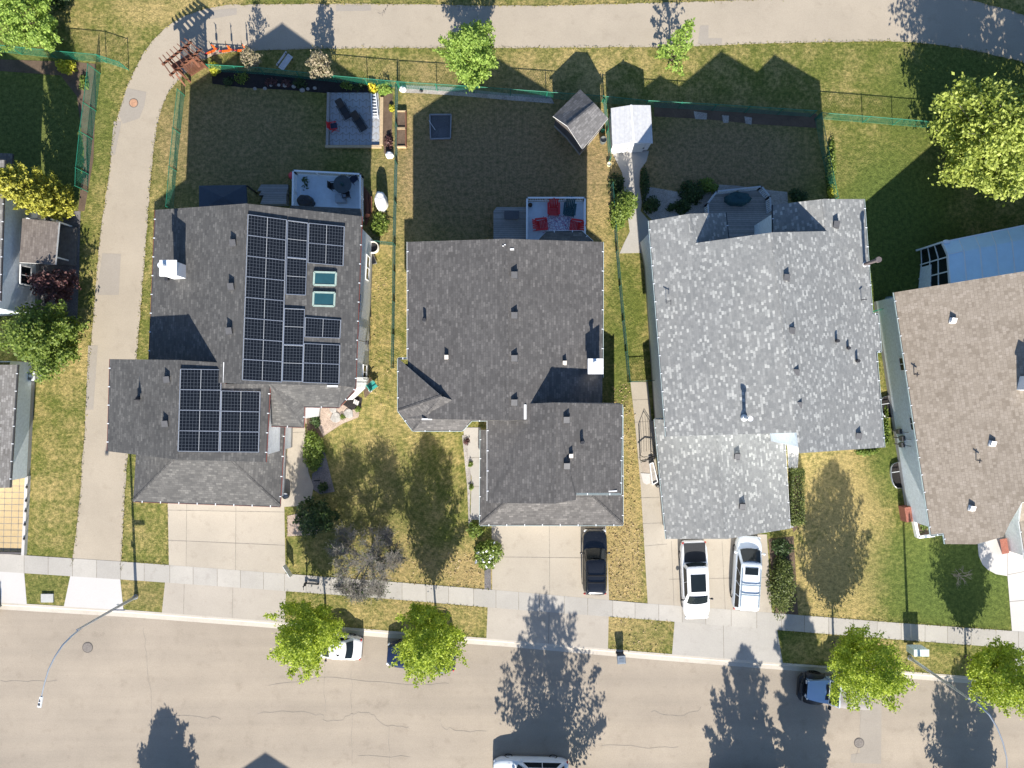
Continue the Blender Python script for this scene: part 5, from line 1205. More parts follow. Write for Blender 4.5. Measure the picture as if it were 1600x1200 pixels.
mb.bar(a+Vector((0,0,.28)), b+Vector((0,0,.28)), .06, .1); mb.bar(c+Vector((0,0,.28)), d+Vector((0,0,.28)), .06, .1); mb.build('slat_edge', STEELW, lt)
for k in range(8): u = (k+.5)/8; mb = MB(); mb.bar(a.lerp(b,u)+Vector((0,0,.28)), c.lerp(d,u)+Vector((0,0,.28)), .05, .04); mb.build('light_slat', STEELW, lt)
def lounger(label, px, py, ang, mat, group):
    t = thing('sun_lounger', label, 'lounger', (0,0,0), group); s = MB(); s.box((.15,0,.38), (.75,.62,.06)); s.box((.75,0,.30), (.55,.58,.05), 0, .25); s.build('seat', mat, t)
    b = MB(); b.box((-.48,0,.66), (.78,.6,.06), 0, .75); b.box((-.72,0,.93), (.2,.5,.09), 0, .75); b.build('backrest', mat, t); f = MB()
    for y in (.36,-.36): f.tube([(.9,y,.02),(.1,y,.5),(-.5,y,.55),(-.75,y,.03)], .02, 6); f.bar((-.45,y,.58),(.1,y,.56),.06,.03)
    f.build('frame', BLACKM, t); p = P(px, py, .4); t.location = (p.x,p.y,.03); t.rotation_euler = (0,0,ang); t.scale = (.78,.95,.9)
lounger('black reclining lounger at the north end of the paver patio', 536, 170, -1.05, BLACK, 'loungers on the paver patio'); lounger('black reclining lounger with low back in the middle of the paver patio', 560, 189, -1.0, BLACK, 'loungers on the paver patio')
t = thing('folding_chair', 'black folding chair with red trim on the patio edge', 'chair', (0,0,0)); s = MB(); s.box((.05,0,.42), (.5,.5,.04)); s.build('seat', NAVY, t); s = MB(); s.box((-.3,0,.75), (.05,.5,.55), 0, -.25); s.build('backrest', RED, t); s = MB()
for y in (.27,-.27): s.bar((-.3,y,.02),(.3,y,.6),.035,.035); s.bar((.3,y,.02),(-.3,y,.6),.035,.035); s.bar((-.3,y,.62),(.3,y,.62),.06,.04)
s.build('frame', RED, t); p = P(521,198,.4); t.location = (p.x,p.y,.03); t.rotation_euler = (0,0,.15)
# raised planter boxes and the square trampoline-like sandbox
for (x0,y0,x1,y1), lb in (((620,176,635,202),'north raised planter box of weathered wood with bare soil'), ((621,203,635,231),'south raised planter box of weathered wood with bare soil')):
    t = thing('planter_box', lb, 'planter', P(x0,y1), 'raised planter boxes by the green fence'); mb = MB(); q = [flat(x,y) for x,y in ((x0,y1),(x1,y1),(x1,y0),(x0,y0))]
    for i in range(4): mb.bar(q[i]+Vector((0,0,.17)), q[(i+1)%4]+Vector((0,0,.17)), .09, .36, 1 if i in (0,2) else 0)
    mb.build('board', [CEDAR_W, TIMBER], t); mb = MB(); mb.prism([p.lerp(sum(q,Vector())/4,.06) for p in q], 0, .24); mb.build('soil', SOIL, t)
t = thing('sandbox', 'square low sandbox with grey rim on the shaded lawn', 'sandbox', P(687,200)); mb = MB(); q = [flat(x,y) for x,y in ((673,218),(704,217),(705,180),(672,180))]
for i in range(4): mb.bar(q[i]+Vector((0,0,.1)), q[(i+1)%4]+Vector((0,0,.1)), .08, .2)
mb.build('rim', M('rim_grey', (.25,.26,.29), .7), t); mb = MB(); mb.prism([p.lerp(sum(q,Vector())/4,.04) for p in q], 0, .06); mb.build('fill', pave('sandbox_fill', (.10,.105,.12), 4, .2, .3, .2), t); mb = MB(); mb.bar(P(670,188,.22),P(680,203,.15),.03,.03); mb.build('stick', STEELW, t)
def sack(label, px, py, r, mat, name='sack', cat='sack', h=.45, sd=0):
    c = P(px, py, h*.5); t = MB(); blob(t, Vector((c.x,c.y,0)), r, r*.8, 0, h, sd); tag(t.build(name, mat, None, Vector((c.x,c.y,0))), label, cat)
sack('white fabric sack leaning on the fence south of the planter boxes', 608.5, 242, .32, FABW, sd=1); sack('white bag lying at the corner of the gravel strip by the fence', 629, 139, .28, FABW, sd=3, h=.3); sack('small dark bowl on the pale gravel strip by the fence', 658, 142, .14, BLACK, 'bowl', 'bowl', .12, 2)

# solar house: lumber, cover, barrel and side yard
t = thing('lumber_stack', 'reddish lumber stacked along the wall beside the blue railed deck', 'lumber', P(575,330)); mb = MB()
for k in range(6): mb.bar(P(569+k*2.2,292+k*3,.1+.08*(k%3)), P(572+k*1.6,352-k*4,.1+.08*(k%3)), .14, .06)
mb.build('plank', CEDAR_W, t); mb = MB(); mb.ball(tuple(P(574,337,.35)), (.22,.16,.12)); mb.build('terracotta_pot', M('terracotta', (.5,.16,.08), .8), t)
c = P(594,313,1.0); t = MB(); blob(t, Vector((c.x,c.y,0)), .44, .72, 0, 1.35, 1); o = tag(t.build('fabric_cover', FABW, None, Vector((c.x,c.y,0))), 'tall white fabric cover standing beside the lumber', 'cover')
pot('large round rain barrel with pale rim at the fence gate', 582, 385.5, 0, .47, .95, M('barrel_cream', (.55,.52,.45), .6), BLACK, name='rain_barrel', cat='barrel')
t = thing('wheelbarrow_tray', 'black tray tipped against the wall south of the rain barrel', 'tray', P(582,406)); mb = MB(); c = P(582,405,.3); mb.box((c.x,c.y,.32), (.3,.75,.08), .35, .5); mb.build('tray', BLACK, t); mb = MB(); mb.box((c.x+.07,c.y,.25), (.3,.78,.04), .35, .5); mb.build('rim', TIMBER_G, t)
metal_chair('teal cushioned chair with white frame on the side lawn', 583, 602, 0, .6, M('teal_cushion', (.03,.30,.26), .7)); pot('small white bucket beside the teal chair', 578.5, 610, 0, .13, .28, FABW, name='bucket', cat='bucket')
t = thing('garden_bench', 'small pale slatted bench under the roof edge by the pink gravel', 'bench', P(486,643)); mb = MB()
for k in range(6): a = P(478+k*3.2,639.5-k*.3,.42); b = P(479+k*3.2,647-k*.3,.42); mb.bar(a, b, .1, .03)
mb.build('slat', TIMBER_G, t); mb = MB()
for x,y in ((479,641),(494,639),(480,646),(495,645)): mb.box((P(x,y).x,P(x,y).y,.2), (.06,.06,.42))
mb.build('leg', TIMBER_G, t)
stn = 0
for x, y, s, lb in ((493,650,.3,'flat grey stepping stone'),(525,652,.42,'largest flat stone'),(545,646,.38,'flat rounded stone'),(521,640,.28,'brown flat stone')):
    mb = MB(); c = P(x,y); rows = [[(c.x+s*k*math.cos(2*math.pi*i/9)*(1+.15*math.sin(i*2+x)), c.y+s*k*math.sin(2*math.pi*i/9), z) for i in range(9)] for k, z in ((1,.0),(1,.07),(.9,.1),(.02,.11))]
    mb.grid(rows, 0, True, False); tag(mb.build('stone', STONE, None, Vector((c.x,c.y,0))), lb + (' near the pale bench' if x < 500 else ' in the middle of the pink gravel' if x == 525 else ' at the east end of the pink gravel' if x == 545 else ' by the house wall on the pink gravel'), 'stone', 'stones in the pink gravel bed')
t = thing('concrete_blocks', 'pair of pale concrete blocks in the dark corner bed', 'blocks', P(557,628)); mb = MB()
for k in range(3): c = P(554.5+k*2.6,627+k*1.4); mb.box((c.x,c.y,.1), (.11,.34,.2), -.3)
mb.build('block', CONC_NEW, t)
pot('round dark urn at the corner of the solar garage', 445.5, 775, 0, .26, .6, M('urn_grey', (.06,.065,.07), .5), PAVER_N)
def yard_sign(label, x, y, ang, mat, wd=.8, hh=.55):
    p = P(x, y); t = thing('yard_sign', label, 'sign', (p.x,p.y,0)); d = Vector((math.cos(ang), math.sin(ang), 0)); mb = MB(); mb.bar(p-d*wd/2+Vector((0,0,.35+hh/2)), p+d*wd/2+Vector((0,0,.35+hh/2)), .03, hh); mb.build('board', mat, t); mb = MB()
    for s in (-.4,.4): mb.tube([p+d*s*wd, p+d*s*wd+Vector((0,0,.5))], .012, 5)
    mb.build('stake', BLACKM, t)
yard_sign('small pale sign board standing in the strip beside the solar driveway', 454, 888, -1.0, STEELW, 1.0, .75)
mb = MB(); c = P(497,750); mb.box((c.x,c.y,.3), (.5,.1,.08), .05); mb.cyl((c.x,c.y,0), .05, .3, 8); tag(mb.build('garden_ornament', BLACKM, None, Vector((c.x,c.y,0))), 'dark metal garden ornament in the shaded gravel triangle', 'ornament')

# sheds
sh = thing('garden_shed', 'turned garden shed with grey shingled gable roof in the middle back yard', 'shed', P(906,186))
a,b,c,d,e,f = P(864,181.5,2.2),P(906.5,139.5,2.2),P(929.5,162,2.95),P(886.5,197,2.95),P(950.5,185,2.2),P(910,233,2.2)
rf = roof(sh, [[a,d,c,b],[c,d,f,e]], SH6, TRIM, .12); caps(rf, [(c,d)], SH6); o_ = (a+e+b+f)/4
def sk(p, k=.9): q = o_.lerp(p, k); return (q.x,q.y,p.z-.1)
walls(sh, [sk(a),sk(d,.88),sk(f),sk(e),sk(c,.88),sk(b)], M('shed_wall', (.10,.085,.08), .8)); 
sk_ = thing('garden_shed', 'white metal garden shed with double doors at the end of the concrete walk', 'shed', P(988,205))
a,b,c,d,e,f = P(954.5,169,2.05),P(957,227,2.05),P(990,222.5,2.55),P(986,164,2.55),P(1016.5,164.5,2.05),P(1020,224,2.05)
rf = roof(sk_, [[a,b,c,d],[d,c,f,e]], METALROOF, STEELW, .06)
mb = MB(); mb.bar(c+Vector((0,0,.03)), d+Vector((0,0,.03)), .14, .03); mb.build('ridge_cap', STEELW, rf)
q = [Vector((p.x,p.y,p.z)) for p in (a,b,c,f,e,d)]; o_ = sum(q, Vector())/6
walls(sk_, [(o_.lerp(p,.95).x, o_.lerp(p,.95).y, p.z-.06) for p in q], STEELW)
for x0, x1 in ((960,984),(988,1011)):
    mb = MB(); A_, B2 = o_.lerp(b,.95), o_.lerp(f,.95); u0, u1 = (x0-957)/62, (x1-957)/62; k = lambda u: Vector((A_.x+(B2.x-A_.x)*u, A_.y+(B2.y-A_.y)*u-.035, 0)); mb.bar(k(u0)+Vector((0,0,.98)), k(u1)+Vector((0,0,.98)), .04, 1.85); mb.bar(k(u1)+Vector((0,-.03,1.0)), k(u1)-Vector((.12,.03,-1.0)), .03, .2, 1); mb.build('door', [M('shed_door', (.6,.62,.64), .5), BLACK], sk_)
pot('dark round bin standing between the two sheds', 943, 217.5, 0, .26, .7, M('bin_dark', (.09,.10,.10), .6), M('bin_lid', (.2,.21,.21), .5), name='barrel', cat='barrel'); sack('green watering can beside the dark bin at the shed corner', 942, 204, .17, GREENV, 'watering_can', 'can', .35, 2)
pot('pale yellow pail on the fence line beside the concrete walk', 952, 256, 0, .18, .32, M('pail_yellow', (.65,.62,.35), .5), FABW, name='bucket', cat='bucket')
mb = MB(); c = P(868,147.5); mb.box((c.x,c.y,.3), (.08,.16,.6)); tag(mb.build('wooden_stake', TIMBER, None, Vector((c.x,c.y,0))), 'pale wooden stake by the fence next to the turned shed', 'stake')

# pergola gate over the trail corner
pg = thing('pergola', 'reddish wooden pergola with lattice side at the bend of the path', 'pergola', P(290,110))
def V3(px, py, z): v = P(px, py); return Vector((v.x, v.y, z))
posts = [(284,107),(299,122),(309,88),(327,97)]
posts = [(285,113),(297,128),(309,94),(323,106)]
ztop = 2.2
for x, y in posts: mb = MB(); p = P(x,y); mb.box((p.x,p.y,ztop/2), (.14,.14,ztop), .7); mb.build('post', CEDAR_W, pg)
def ext(a, b, k): d = b-a; return a-d*k, b+d*k
for (i, j) in ((0,2),(1,3)):
    a, b = ext(V3(*posts[i],ztop), V3(*posts[j],ztop), .42); mb = MB(); mb.bar(a, b, .09, .2); mb.build('beam', CEDAR_W, pg)
mb = MB()
for k in range(8):
    u = -.32 + 1.64*k/7; a = V3(*posts[0],ztop+.16).lerp(V3(*posts[2],ztop+.16), u); b = V3(*posts[1],ztop+.16).lerp(V3(*posts[3],ztop+.16), u); a, b = ext(a, b, .45); mb.bar(a, b, .06, .14)
mb.build('rafter', CEDAR_W, pg)
for i, j in ((0,1),(2,3)):
    mb = MB(); a, b = V3(*posts[i],0), V3(*posts[j],0)
    for k in range(7): u = .12+.126*k; mb.bar(a.lerp(b,u)+Vector((0,0,.1)), a.lerp(b,min(1,u+.0))+Vector((0,0,ztop-.1)), .05, .03)
    for z in (.15,.8,1.5,2.1): mb.bar(a+Vector((0,0,z)), b+Vector((0,0,z)), .04, .08)
    mb.build('side_slats', CEDAR_W, pg)
# lattice screen and low wing with shelf roof, south east of the gate
mb = MB(); a, b = V3(291,120,0), V3(322,104,0); a, b = V3(300,120,0), V3(325,104,0); L_ = (b-a).length; d = (b-a).normalized()
for k in range(-9, 16):
    for sg in (1,-1):
        s0 = k*.16; lo, hi = max(0,s0), min(L_,s0+1.5)
        if hi-lo > .05:
            z0, z1 = lo-s0, hi-s0
            if sg < 0: z0, z1 = 1.5-z0, 1.5-z1
            mb.bar(a+d*lo+Vector((0,0,.2+z0)), a+d*hi+Vector((0,0,.2+z1)), .035, .025)
mb.bar(a+Vector((0,0,.2)), b+Vector((0,0,.2)), .07, .07); mb.bar(a+Vector((0,0,1.72)), b+Vector((0,0,1.72)), .09, .07); mb.build('lattice', CEDAR_W, pg)
mb = MB(); mb.bar(V3(287,122,1.75), V3(316,104,1.75), .55, .06); mb.bar(V3(286,126,1.2), V3(298,142,.9), .1, .1); mb.bar(V3(312,104,1.6), V3(325,118,1.5), .16, .06); mb.build('shelf', M('cedar_light', (.24,.10,.055), .75, .3, 10), pg)
# orange kick scooters parked beside the gate
def scooter(label, px, py, ang, col, group, stem=BLACKM):
    t = thing('kick_scooter', label, 'scooter', (0,0,0), group); mb = MB(); mb.box((0,0,.14), (.62,.15,.05)); mb.bar((.3,0,.14),(.47,0,.26),.1,.05); mb.build('deck', col, t)
    mb = MB(); mb.tube([(.5,0,.18),(.40,0,1.12)], .032, 8); mb.build('stem', col if stem is None else stem, t); mb = MB(); mb.tube([(.38,-.26,1.12),(.40,-.1,1.15),(.40,.1,1.15),(.38,.26,1.12)], .02, 6); mb.ball((.43,0,1.12), (.05,.06,.05)); mb.build('handlebar', BLACKM, t)
    for x in (.52,-.42):
        w_ = MB(); w_.tube([(x,-.03,.11),(x,.03,.11)], .11, 14); w_.build('wheel', RUBBER, t); f = MB(); f.box((x,0,.245), (.2,.09,.02)); f.build('fender', PINKR if col is ORANGE else col, t)
    mb = MB(); mb.box((.44,0,.62), (.13,.15,.26)); mb.build('battery_box', col, t)
    p = P(px, py); t.location = (p.x,p.y,.012); t.rotation_euler = (0,0,ang)
SG = 'orange scooters parked beside the pergola'
scooter('orange kick scooter closest to the pergola lattice', 331, 82.5, .42, ORANGE, SG, None); scooter('orange kick scooter in the middle of the three by the path', 354, 81, .12, ORANGE, SG, None); scooter('pinkish red kick scooter farthest from the pergola', 378, 80, .08, ORANGE, SG, None)
scooter('dark kick scooter standing on the sidewalk by the tree shadow', 489, 911, math.pi-.08, BLACK, None)
# bench outside the fence
t = thing('park_bench', 'pale slatted bench on the grass between fence and path', 'bench', (0,0,0)); mb = MB()
for k in range(4): mb.bar((-.65,-.18+k*.12,.43),(.65,-.18+k*.12,.43),.1,.035)
mb.build('seat', M('bench_slat', (.55,.55,.58), .6), t); mb = MB()
for k in range(2): mb.bar((-.65,.30,.6+k*.14),(.65,.30,.6+k*.14),.03,.1)
mb.build('backrest', M('bench_slat', (.55,.55,.58), .6), t)
for s in (-.5,.5): mb = MB(); mb.box((s,-.15,.21),(.05,.06,.42)); mb.box((s,.26,.38),(.05,.06,.78)); mb.bar((s,-.2,.41),(s,.28,.41),.05,.05); mb.build('leg', BLACKM, t)
p = P(449,101); t.location = (p.x,p.y,0); t.rotation_euler = (0,0,.95)

# side passage of the mottled house: metal arbour bench and planters
t = thing('garden_arbour', 'black wrought iron arbour standing on the side walk', 'arbour', P(1008,705)); mb = MB(); q = [(1003,712),(1018,708),(1003,716),(1019,712)]
a, b = V3(1000,718,0), V3(1017,712,0); dn = Vector((.05,.55,0))
for o in (Vector(), ):
    mb.tube([a, a+Vector((0,0,1.6)), a.lerp(b,.5)+Vector((0,0,2.1)), b+Vector((0,0,1.6)), b], .03, 7); mb.tube([a+dn*.6, a+dn*.6+Vector((0,0,1.5)), a.lerp(b,.5)+dn*.6+Vector((0,0,2.0)), b+dn*.6+Vector((0,0,1.5)), b+dn*.6], .025, 7)
    for k in range(4): u = .15+.23*k; mb.tube([a.lerp(b,u)+Vector((0,0,.3)), a.lerp(b,u+.05)+Vector((0,0,1.1)), a.lerp(b,u)+Vector((0,0,1.9-.3*abs(u-.5)))], .015, 5)
    mb.tube([a-Vector((.12,.05,-.8)), a.lerp(b,.5)+Vector((0,0,.95)), b+Vector((.1,.05,.8))], .04, 7)
mb.build('frame', BLACKM, t)
mb = MB(); mb.prism([w(x,y,0) for x,y in ((1001,723),(1014,718),(1019,738),(1004,738))], .03, .045); mb.prism([w(x,y,0) for x,y in ((1001,739),(1015,740),(1016,755),(1010,757),(1005,754))], .03, .045, 1); tag(mb.build('stepping_slab', [M('slab_tan', (.34,.29,.24), .9), CONC_NEW], None, Vector(w(1008,735,0))), 'tan and white paving slabs laid on the side walk by the arbour', 'slab')
t = thing('planter_box', 'long white trough planter against the side of the mottled garage', 'planter', P(1021,738)); mb = MB(); q = [flat(x,y) for x,y in ((1014,724),(1019,722),(1026,752),(1018,756))]
for i in range(4): mb.bar(q[i]+Vector((0,0,.2)), q[(i+1)%4]+Vector((0,0,.2)), .07, .4)
mb.build('board', TRIM, t); mb = MB(); mb.prism(q[::-1] if False else q, .0, .3); mb.build('soil', GRAVEL, t)
mb = MB()
a, b = w(1018,658,.0), w(1030,745,.0)
for k in range(11): p = a.lerp(b,k/10); mb.bar(p+Vector((-.0,0,.02)), p+Vector((.45,.0,.02)), .04, .02)
for o in (.0,.42): mb.bar(a+Vector((o,0,.03)), b+Vector((o,0,.03)), .04, .02)
mb.prism([a+Vector((0,.1,0)), b+Vector((0,-.1,0)), b+Vector((.45,-.1,0)), a+Vector((.45,.1,0))][::1], .0, .02, 1); tag(mb.build('paver_edging', [CONC_NEW, GRAVEL_D], None, Vector(a)), 'dark gridded paver strip along the side of the mottled garage', 'edging')
sack('black bag at the garage wall beside the white trough', 1029, 758, .25, BLACK, 'bag', 'bag', .4, 1)

# tan house side: window wells, planter, bin
def well(label, t0, t1):
    a, b = H4A.lerp(H4B,t0), H4A.lerp(H4B,t1); a, b = Vector((a.x,a.y,0)), Vector((b.x,b.y,0)); t = thing('window_well', label, 'window well', (a.x,a.y,0)); mb = MB(); d = (b-a); n = Vector((-d.y, d.x, 0)).normalized(); n = n if n.x < 0 else -n
    pts = [a] + [a.lerp(b, .5-.5*math.cos(math.pi*k/8)) + n*.75*math.sin(math.pi*k/8)**.5 for k in range(1,8)] + [b]; rows = [[p+Vector((0,0,-.05)) for p in pts], [p+Vector((0,0,.22)) for p in pts], [p+n*.04+Vector((0,0,.22)) for p in pts], [p+n*.04+Vector((0,0,-.05)) for p in pts]]
    mb.grid(rows, 0); mb.build('liner', GALV, t); mb = MB(); mb.face([p+Vector((0,0,.015)) for p in pts]); mb.build('floor', MULCH, t); mb = MB(); mb.bar(a.lerp(b,.35)+n*.1+Vector((0,0,.2)), a.lerp(b,.35)+n*.7+Vector((0,0,.2)), .04, .04); mb.build('brace', STEELW, t)
well('steel window well at the middle of the tan house side wall', .43, .53); well('steel window well near the front of the tan house side wall', .735, .855)
t = thing('planter_box', 'white framed corner planter with green plants beside the tan house', 'planter', P(1430,825)); mb = MB(); q = [flat(x,y) for x,y in ((1423,800),(1431,838),(1456,835),(1452,806))]
for i in (0,1): mb.bar(q[i]+Vector((0,0,.2)), q[i+1]+Vector((0,0,.2)), .2, .42)
mb.build('board', TRIM, t); mb = MB(); mb.prism(q[::-1], 0, .22); mb.build('soil', SOIL, t)
bush('flower_plant', 'yellow green plants inside the white corner planter', 'plant', G(1442,820), .45, .6, .7, LEAF_MID, 420, 5, .07)
def wheelie(label, px, py, ang, body, lid, ground=0.0, h=1.0):
    t = thing('wheeled_bin', label, 'bin', (0,0,0)); mb = MB(); mb.hexa([Vector(p) for p in ((-.25,-.24,.06),(.25,-.24,.06),(.25,.24,.06),(-.25,.24,.06),(-.31,-.29,h),(.31,-.29,h),(.31,.29,h),(-.31,.29,h))]); mb.build('body', body, t)
    mb = MB(); mb.hexa([Vector(p) for p in ((-.35,-.33,h),(.33,-.33,h),(.33,.33,h),(-.35,.33,h),(-.31,-.29,h+.09),(.27,-.27,h+.05),(.27,.27,h+.05),(-.31,.29,h+.09))]); mb.box((.0,0,h+.085),(.3,.36,.03)); mb.build('lid', lid, t)
    mb = MB(); mb.tube([(-.40,-.25,h-.02),(-.40,.25,h-.02)], .022, 6); mb.build('handle', body, t)
    for s in (1,-1): mb = MB(); mb.tube([(-.26,s*.24,.1),(-.26,s*.30,.1)], .1, 12); mb.build('wheel', RUBBER, t)
    p = P(px, py); t.location = (p.x,p.y,ground); t.rotation_euler = (0,0,ang)
wheelie('dark grey wheeled bin standing alone at the kerb', 968.5, 1024.5, -1.5, M('bin_body', (.05,.055,.065), .5), M('bin_lid_blue', (.12,.15,.19), .4), ZR, .95)
wheelie('pale blue lidded bin behind the short fence beside the tan house', 1380, 474, -1.4, M('bin_blue', (.14,.2,.26), .5), M('bin_lid_pale', (.25,.34,.42), .5))
sack('dark green tarp bundle on the shaded side passage of the tan house', 1385, 507, .35, LEAF_DARK if False else TEAL, 'tarp_bundle', 'tarp', .3, 2)
sack('white downpipe splash block by the tan house wall', 1393, 592, .3, FABW, 'splash_block', 'block', .12, 0)
# left lot: air conditioner, paved yard
p = P(57.5,588); t = thing('air_conditioner', 'white air conditioner with round fan beside the left house', 'air conditioner', (p.x,p.y,0)); mb = MB(); mb.box((p.x,p.y,.42), (.72,.72,.78)); mb.build('cabinet', STEELW, t); mb = MB(); mb.cyl((p.x,p.y,.81), .29, .02, 22); mb.build('fan_grille', M('fan_dark', (.13,.14,.15), .6), t); mb = MB(); mb.cyl((p.x+.03,p.y+.03,.83), .12, .02, 12); mb.build('fan_hub', STEELW, t)
sheet('paved_yard', [(-60,747),(44,745),(40,866),(-60,860)], .03, pave('tan_paver', (.46,.345,.19), 1.2, .12, .15, .06))
lines_on('paver_joints', [(x,746,x-3,864) for x in (-14,-3,8.5,20,31)] + [(-60,y,43,y+1.5) for y in (758,768,777.5,787,797,807,817,827,837,847,857)], .034, .9, JOINT)
edging('pale retaining kerb with small caps along the tan paved yard', (46,743),(40,866), .22, .35, CONC_NEW); edging('dark kerb on the south side of the tan paved yard', (-60,862),(40,864), .15, .2, M('kerb_dark', (.10,.09,.09), .9))
t = thing('metal_gate', 'dark low picket gate between the left house and the paved yard', 'gate', P(30,740)); mb = MB(); a, b = flat(16,741), flat(47,736)
for k in range(9): p = a.lerp(b,k/8); mb.bar(p, p+Vector((0,0,1.1)), .035, .035)
mb.build('picket', BLACKM, t); mb = MB(); mb.bar(a+Vector((0,0,1.0)), b+Vector((0,0,1.0)), .05, .05); mb.bar(a+Vector((0,0,.25)), b+Vector((0,0,.25)), .05, .05); mb.build('rail', BLACKM, t)
for k,(x,y) in enumerate(((46,760),(45,781),(44.3,797),(43,818),(42,840))):
    mb = MB(); c = P(x,y); mb.ball((c.x+.05,c.y,.4), (.09,.13,.07)); tag(mb.build('kerb_lamp', BLACK, None, Vector((c.x,c.y,.35))), 'small black cap lamp on the pale retaining kerb, %s from the gate' % ('first','second','third','fourth','fifth')[k], 'lamp', 'cap lamps along the retaining kerb')

# ------------------------------------------------------------------ street furniture
def lamp(label, bx, by, hp, arm, sign=None):
    p = P(bx, by); t = thing('street_lamp', label, 'street lamp', (p.x,p.y,0)); top = Vector((p.x,p.y,hp))
    mb = MB(); mb.tube([(p.x,p.y,-.05),(p.x,p.y,hp*.5),(p.x,p.y,hp)], [.12,.095,.07], 12); mb.build('pole', LAMPM, t); mb = MB(); mb.cyl((p.x,p.y,0), .19, .14, 14); mb.cyl((p.x,p.y,.1), .15, .3, 14); mb.build('base', GALV, t)
    mb = MB(); pts = [top-Vector((0,0,.6))] + [Vector(q) for q in arm]; pts = [Vector(q) for q in catmull([tuple(q) for q in pts], 6)] if False else pts; n = len(pts); mb.tube(pts, [.07-.035*i/(n-1) for i in range(n)], 10); mb.build('arm', LAMPM, t)
    e = pts[-1]; d = (pts[-1]-pts[-2]); d.z = 0; d.normalize(); hd = MB(); s = Vector((-d.y,d.x,0))
    hd.hexa([e-d*.15-s*.09-Vector((0,0,.06)), e+d*.6-s*.13-Vector((0,0,.05)), e+d*.6+s*.13-Vector((0,0,.05)), e-d*.15+s*.09-Vector((0,0,.06)), e-d*.15-s*.07+Vector((0,0,.08)), e+d*.55-s*.1+Vector((0,0,.06)), e+d*.55+s*.1+Vector((0,0,.06)), e-d*.15+s*.07+Vector((0,0,.08))], 0); hd.box(tuple(e+d*.12+Vector((0,0,.1))), (.08,.08,.06), 0, 1); hd.box(tuple(e+d*.36+Vector((0,0,.075))), (.14,.14,.03), 0, 1)
    h = hd.build('lamp_head', [STEELW, PIPE], t); ln = MB(); ln.box(tuple(e+d*.33-Vector((0,0,.07))), (.3,.2,.03), math.atan2(d.y,d.x)); ln.build('lens', LAMPCL, h)
    if sign:
        z, dx = sign; mb = MB(); mb.bar((p.x,p.y+.0,z), (p.x+dx,p.y-.02,z), .02, .22); mb.build('street_sign', M('sign_blue_grey', (.16,.2,.3), .5), t); mb = MB(); mb.bar((p.x,p.y,z-1.0),(p.x-.25,p.y+.1,z-1.0), .02, .3); mb.build('parking_sign', STEELW, t)
def AP(px, py, h): v = P(px, py, h); return v
lamp('tall steel street lamp arching over the road from the bottom left verge', 213, 932, 7.6, [AP(112,994,8.1), AP(98,1008,8.5), AP(86,1026,8.75), AP(76,1046,8.9), AP(69,1070,9.0), AP(64,1092,9.0)], (3.3,.9))
lamp('tall steel street lamp by the mailbox cluster at bottom right', 1420.5, 1027, 7.4, [AP(1531,1102,7.9), AP(1546,1117,8.2), AP(1558,1137,8.45), AP(1567,1160,8.6), AP(1573,1185,8.7), AP(1574,1215,8.7)])
t = thing('mailbox_cluster', 'pale green community mailbox with two units by the lamp pole', 'mailbox', P(1424,1012)); p = P(1424,1010)
for s in (-1,1):
    mb = MB(); c = Vector((p.x+s*.29,p.y,0)); mb.box((c.x,c.y,.83), (.55,.5,1.05)); mb.build('cabinet', M('mailbox_green', (.52,.62,.58), .5), t); mb = MB(); mb.box((c.x,c.y,1.37), (.57,.52,.05)); mb.build('top', M('mailbox_top', (.62,.72,.70), .45), t)
mb = MB(); mb.box((p.x,p.y,.16), (.3,.3,.34)); mb.build('pedestal', GALV, t)
mb = MB(); mb.box((P(75,934).x,P(75,934).y,.06), (.95,.65,.14)); tag(mb.build('utility_box_lid', pave('box_lid_concrete', (.42,.42,.40), 3, .1, .1, .1), None, Vector(P(75,934))), 'pale square utility lid in the small left verge', 'utility lid')
def manhole(label, px, py, z, r, mat):
    v = P(px, py); mb = MB(); mb.cyl((v.x,v.y,z-.02), r, .032, 26, 1); mb.cyl((v.x,v.y,z-.01), r*.86, .032, 26, 0)
    for k in range(5): mb.box((v.x,v.y+(k-2)*r*.3,z+.024), (r*1.2*(1-.12*(k-2)**2),r*.1,.008))
    tag(mb.build('manhole_cover', [mat, M('manhole_rim', (.10,.09,.08), .9)], None, Vector((v.x,v.y,z))), label, 'manhole cover')
manhole('grey manhole cover beneath the left street lamp arm', 135.5, 1012.5, ZR, .42, IRON); manhole('grey manhole cover on the road near the bottom right', 1343.5, 1162, ZR, .40, IRON); manhole('rusty manhole cover in the patched bend of the path', 209, 161, .012, .36, RUSTY)
# ------------------------------------------------------------------ trees
ST = 'young trees along the kerb'
kw = dict(z0=.28, sprays=170, per=170, leaf=.082, trunk_r=.09, rise=.9, spread=.23, shape='vase')
tree('street_tree', 'round lime green street tree over the front of the white sedan', 'tree', G(508,959), 8.0, 2.65, LEAF_BRIGHT, BARK, 1, **{**kw, 'gap': .1})
tree('street_tree', 'lime green street tree covering the dark navy suv', 'tree', G(681,967), 8.2, 2.65, LEAF_BRIGHT, BARK, 2, **{**kw, 'gap': .1, 'spread': .2})
tree('street_tree', 'lime green street tree over the silver off-road vehicle', 'tree', G(1302,1003), 8.0, 2.85, LEAF_BRIGHT, BARK, 3, lean=(.5,-.2), **{**kw, 'gap': .2})
tree('street_tree', 'lime green street tree cut by the right edge beside the lamp arm', 'tree', G(1510,1025), 6.6, 2.5, LEAF_BRIGHT, BARK, 4, **kw)
tree('garden_tree', 'pale lime tree growing between path and middle back fence', 'tree', G(739,116), 6.4, 2.15, LEAF_LIME, BARK, 5, z0=.12, sprays=150, per=150, leaf=.085, spread=.22)
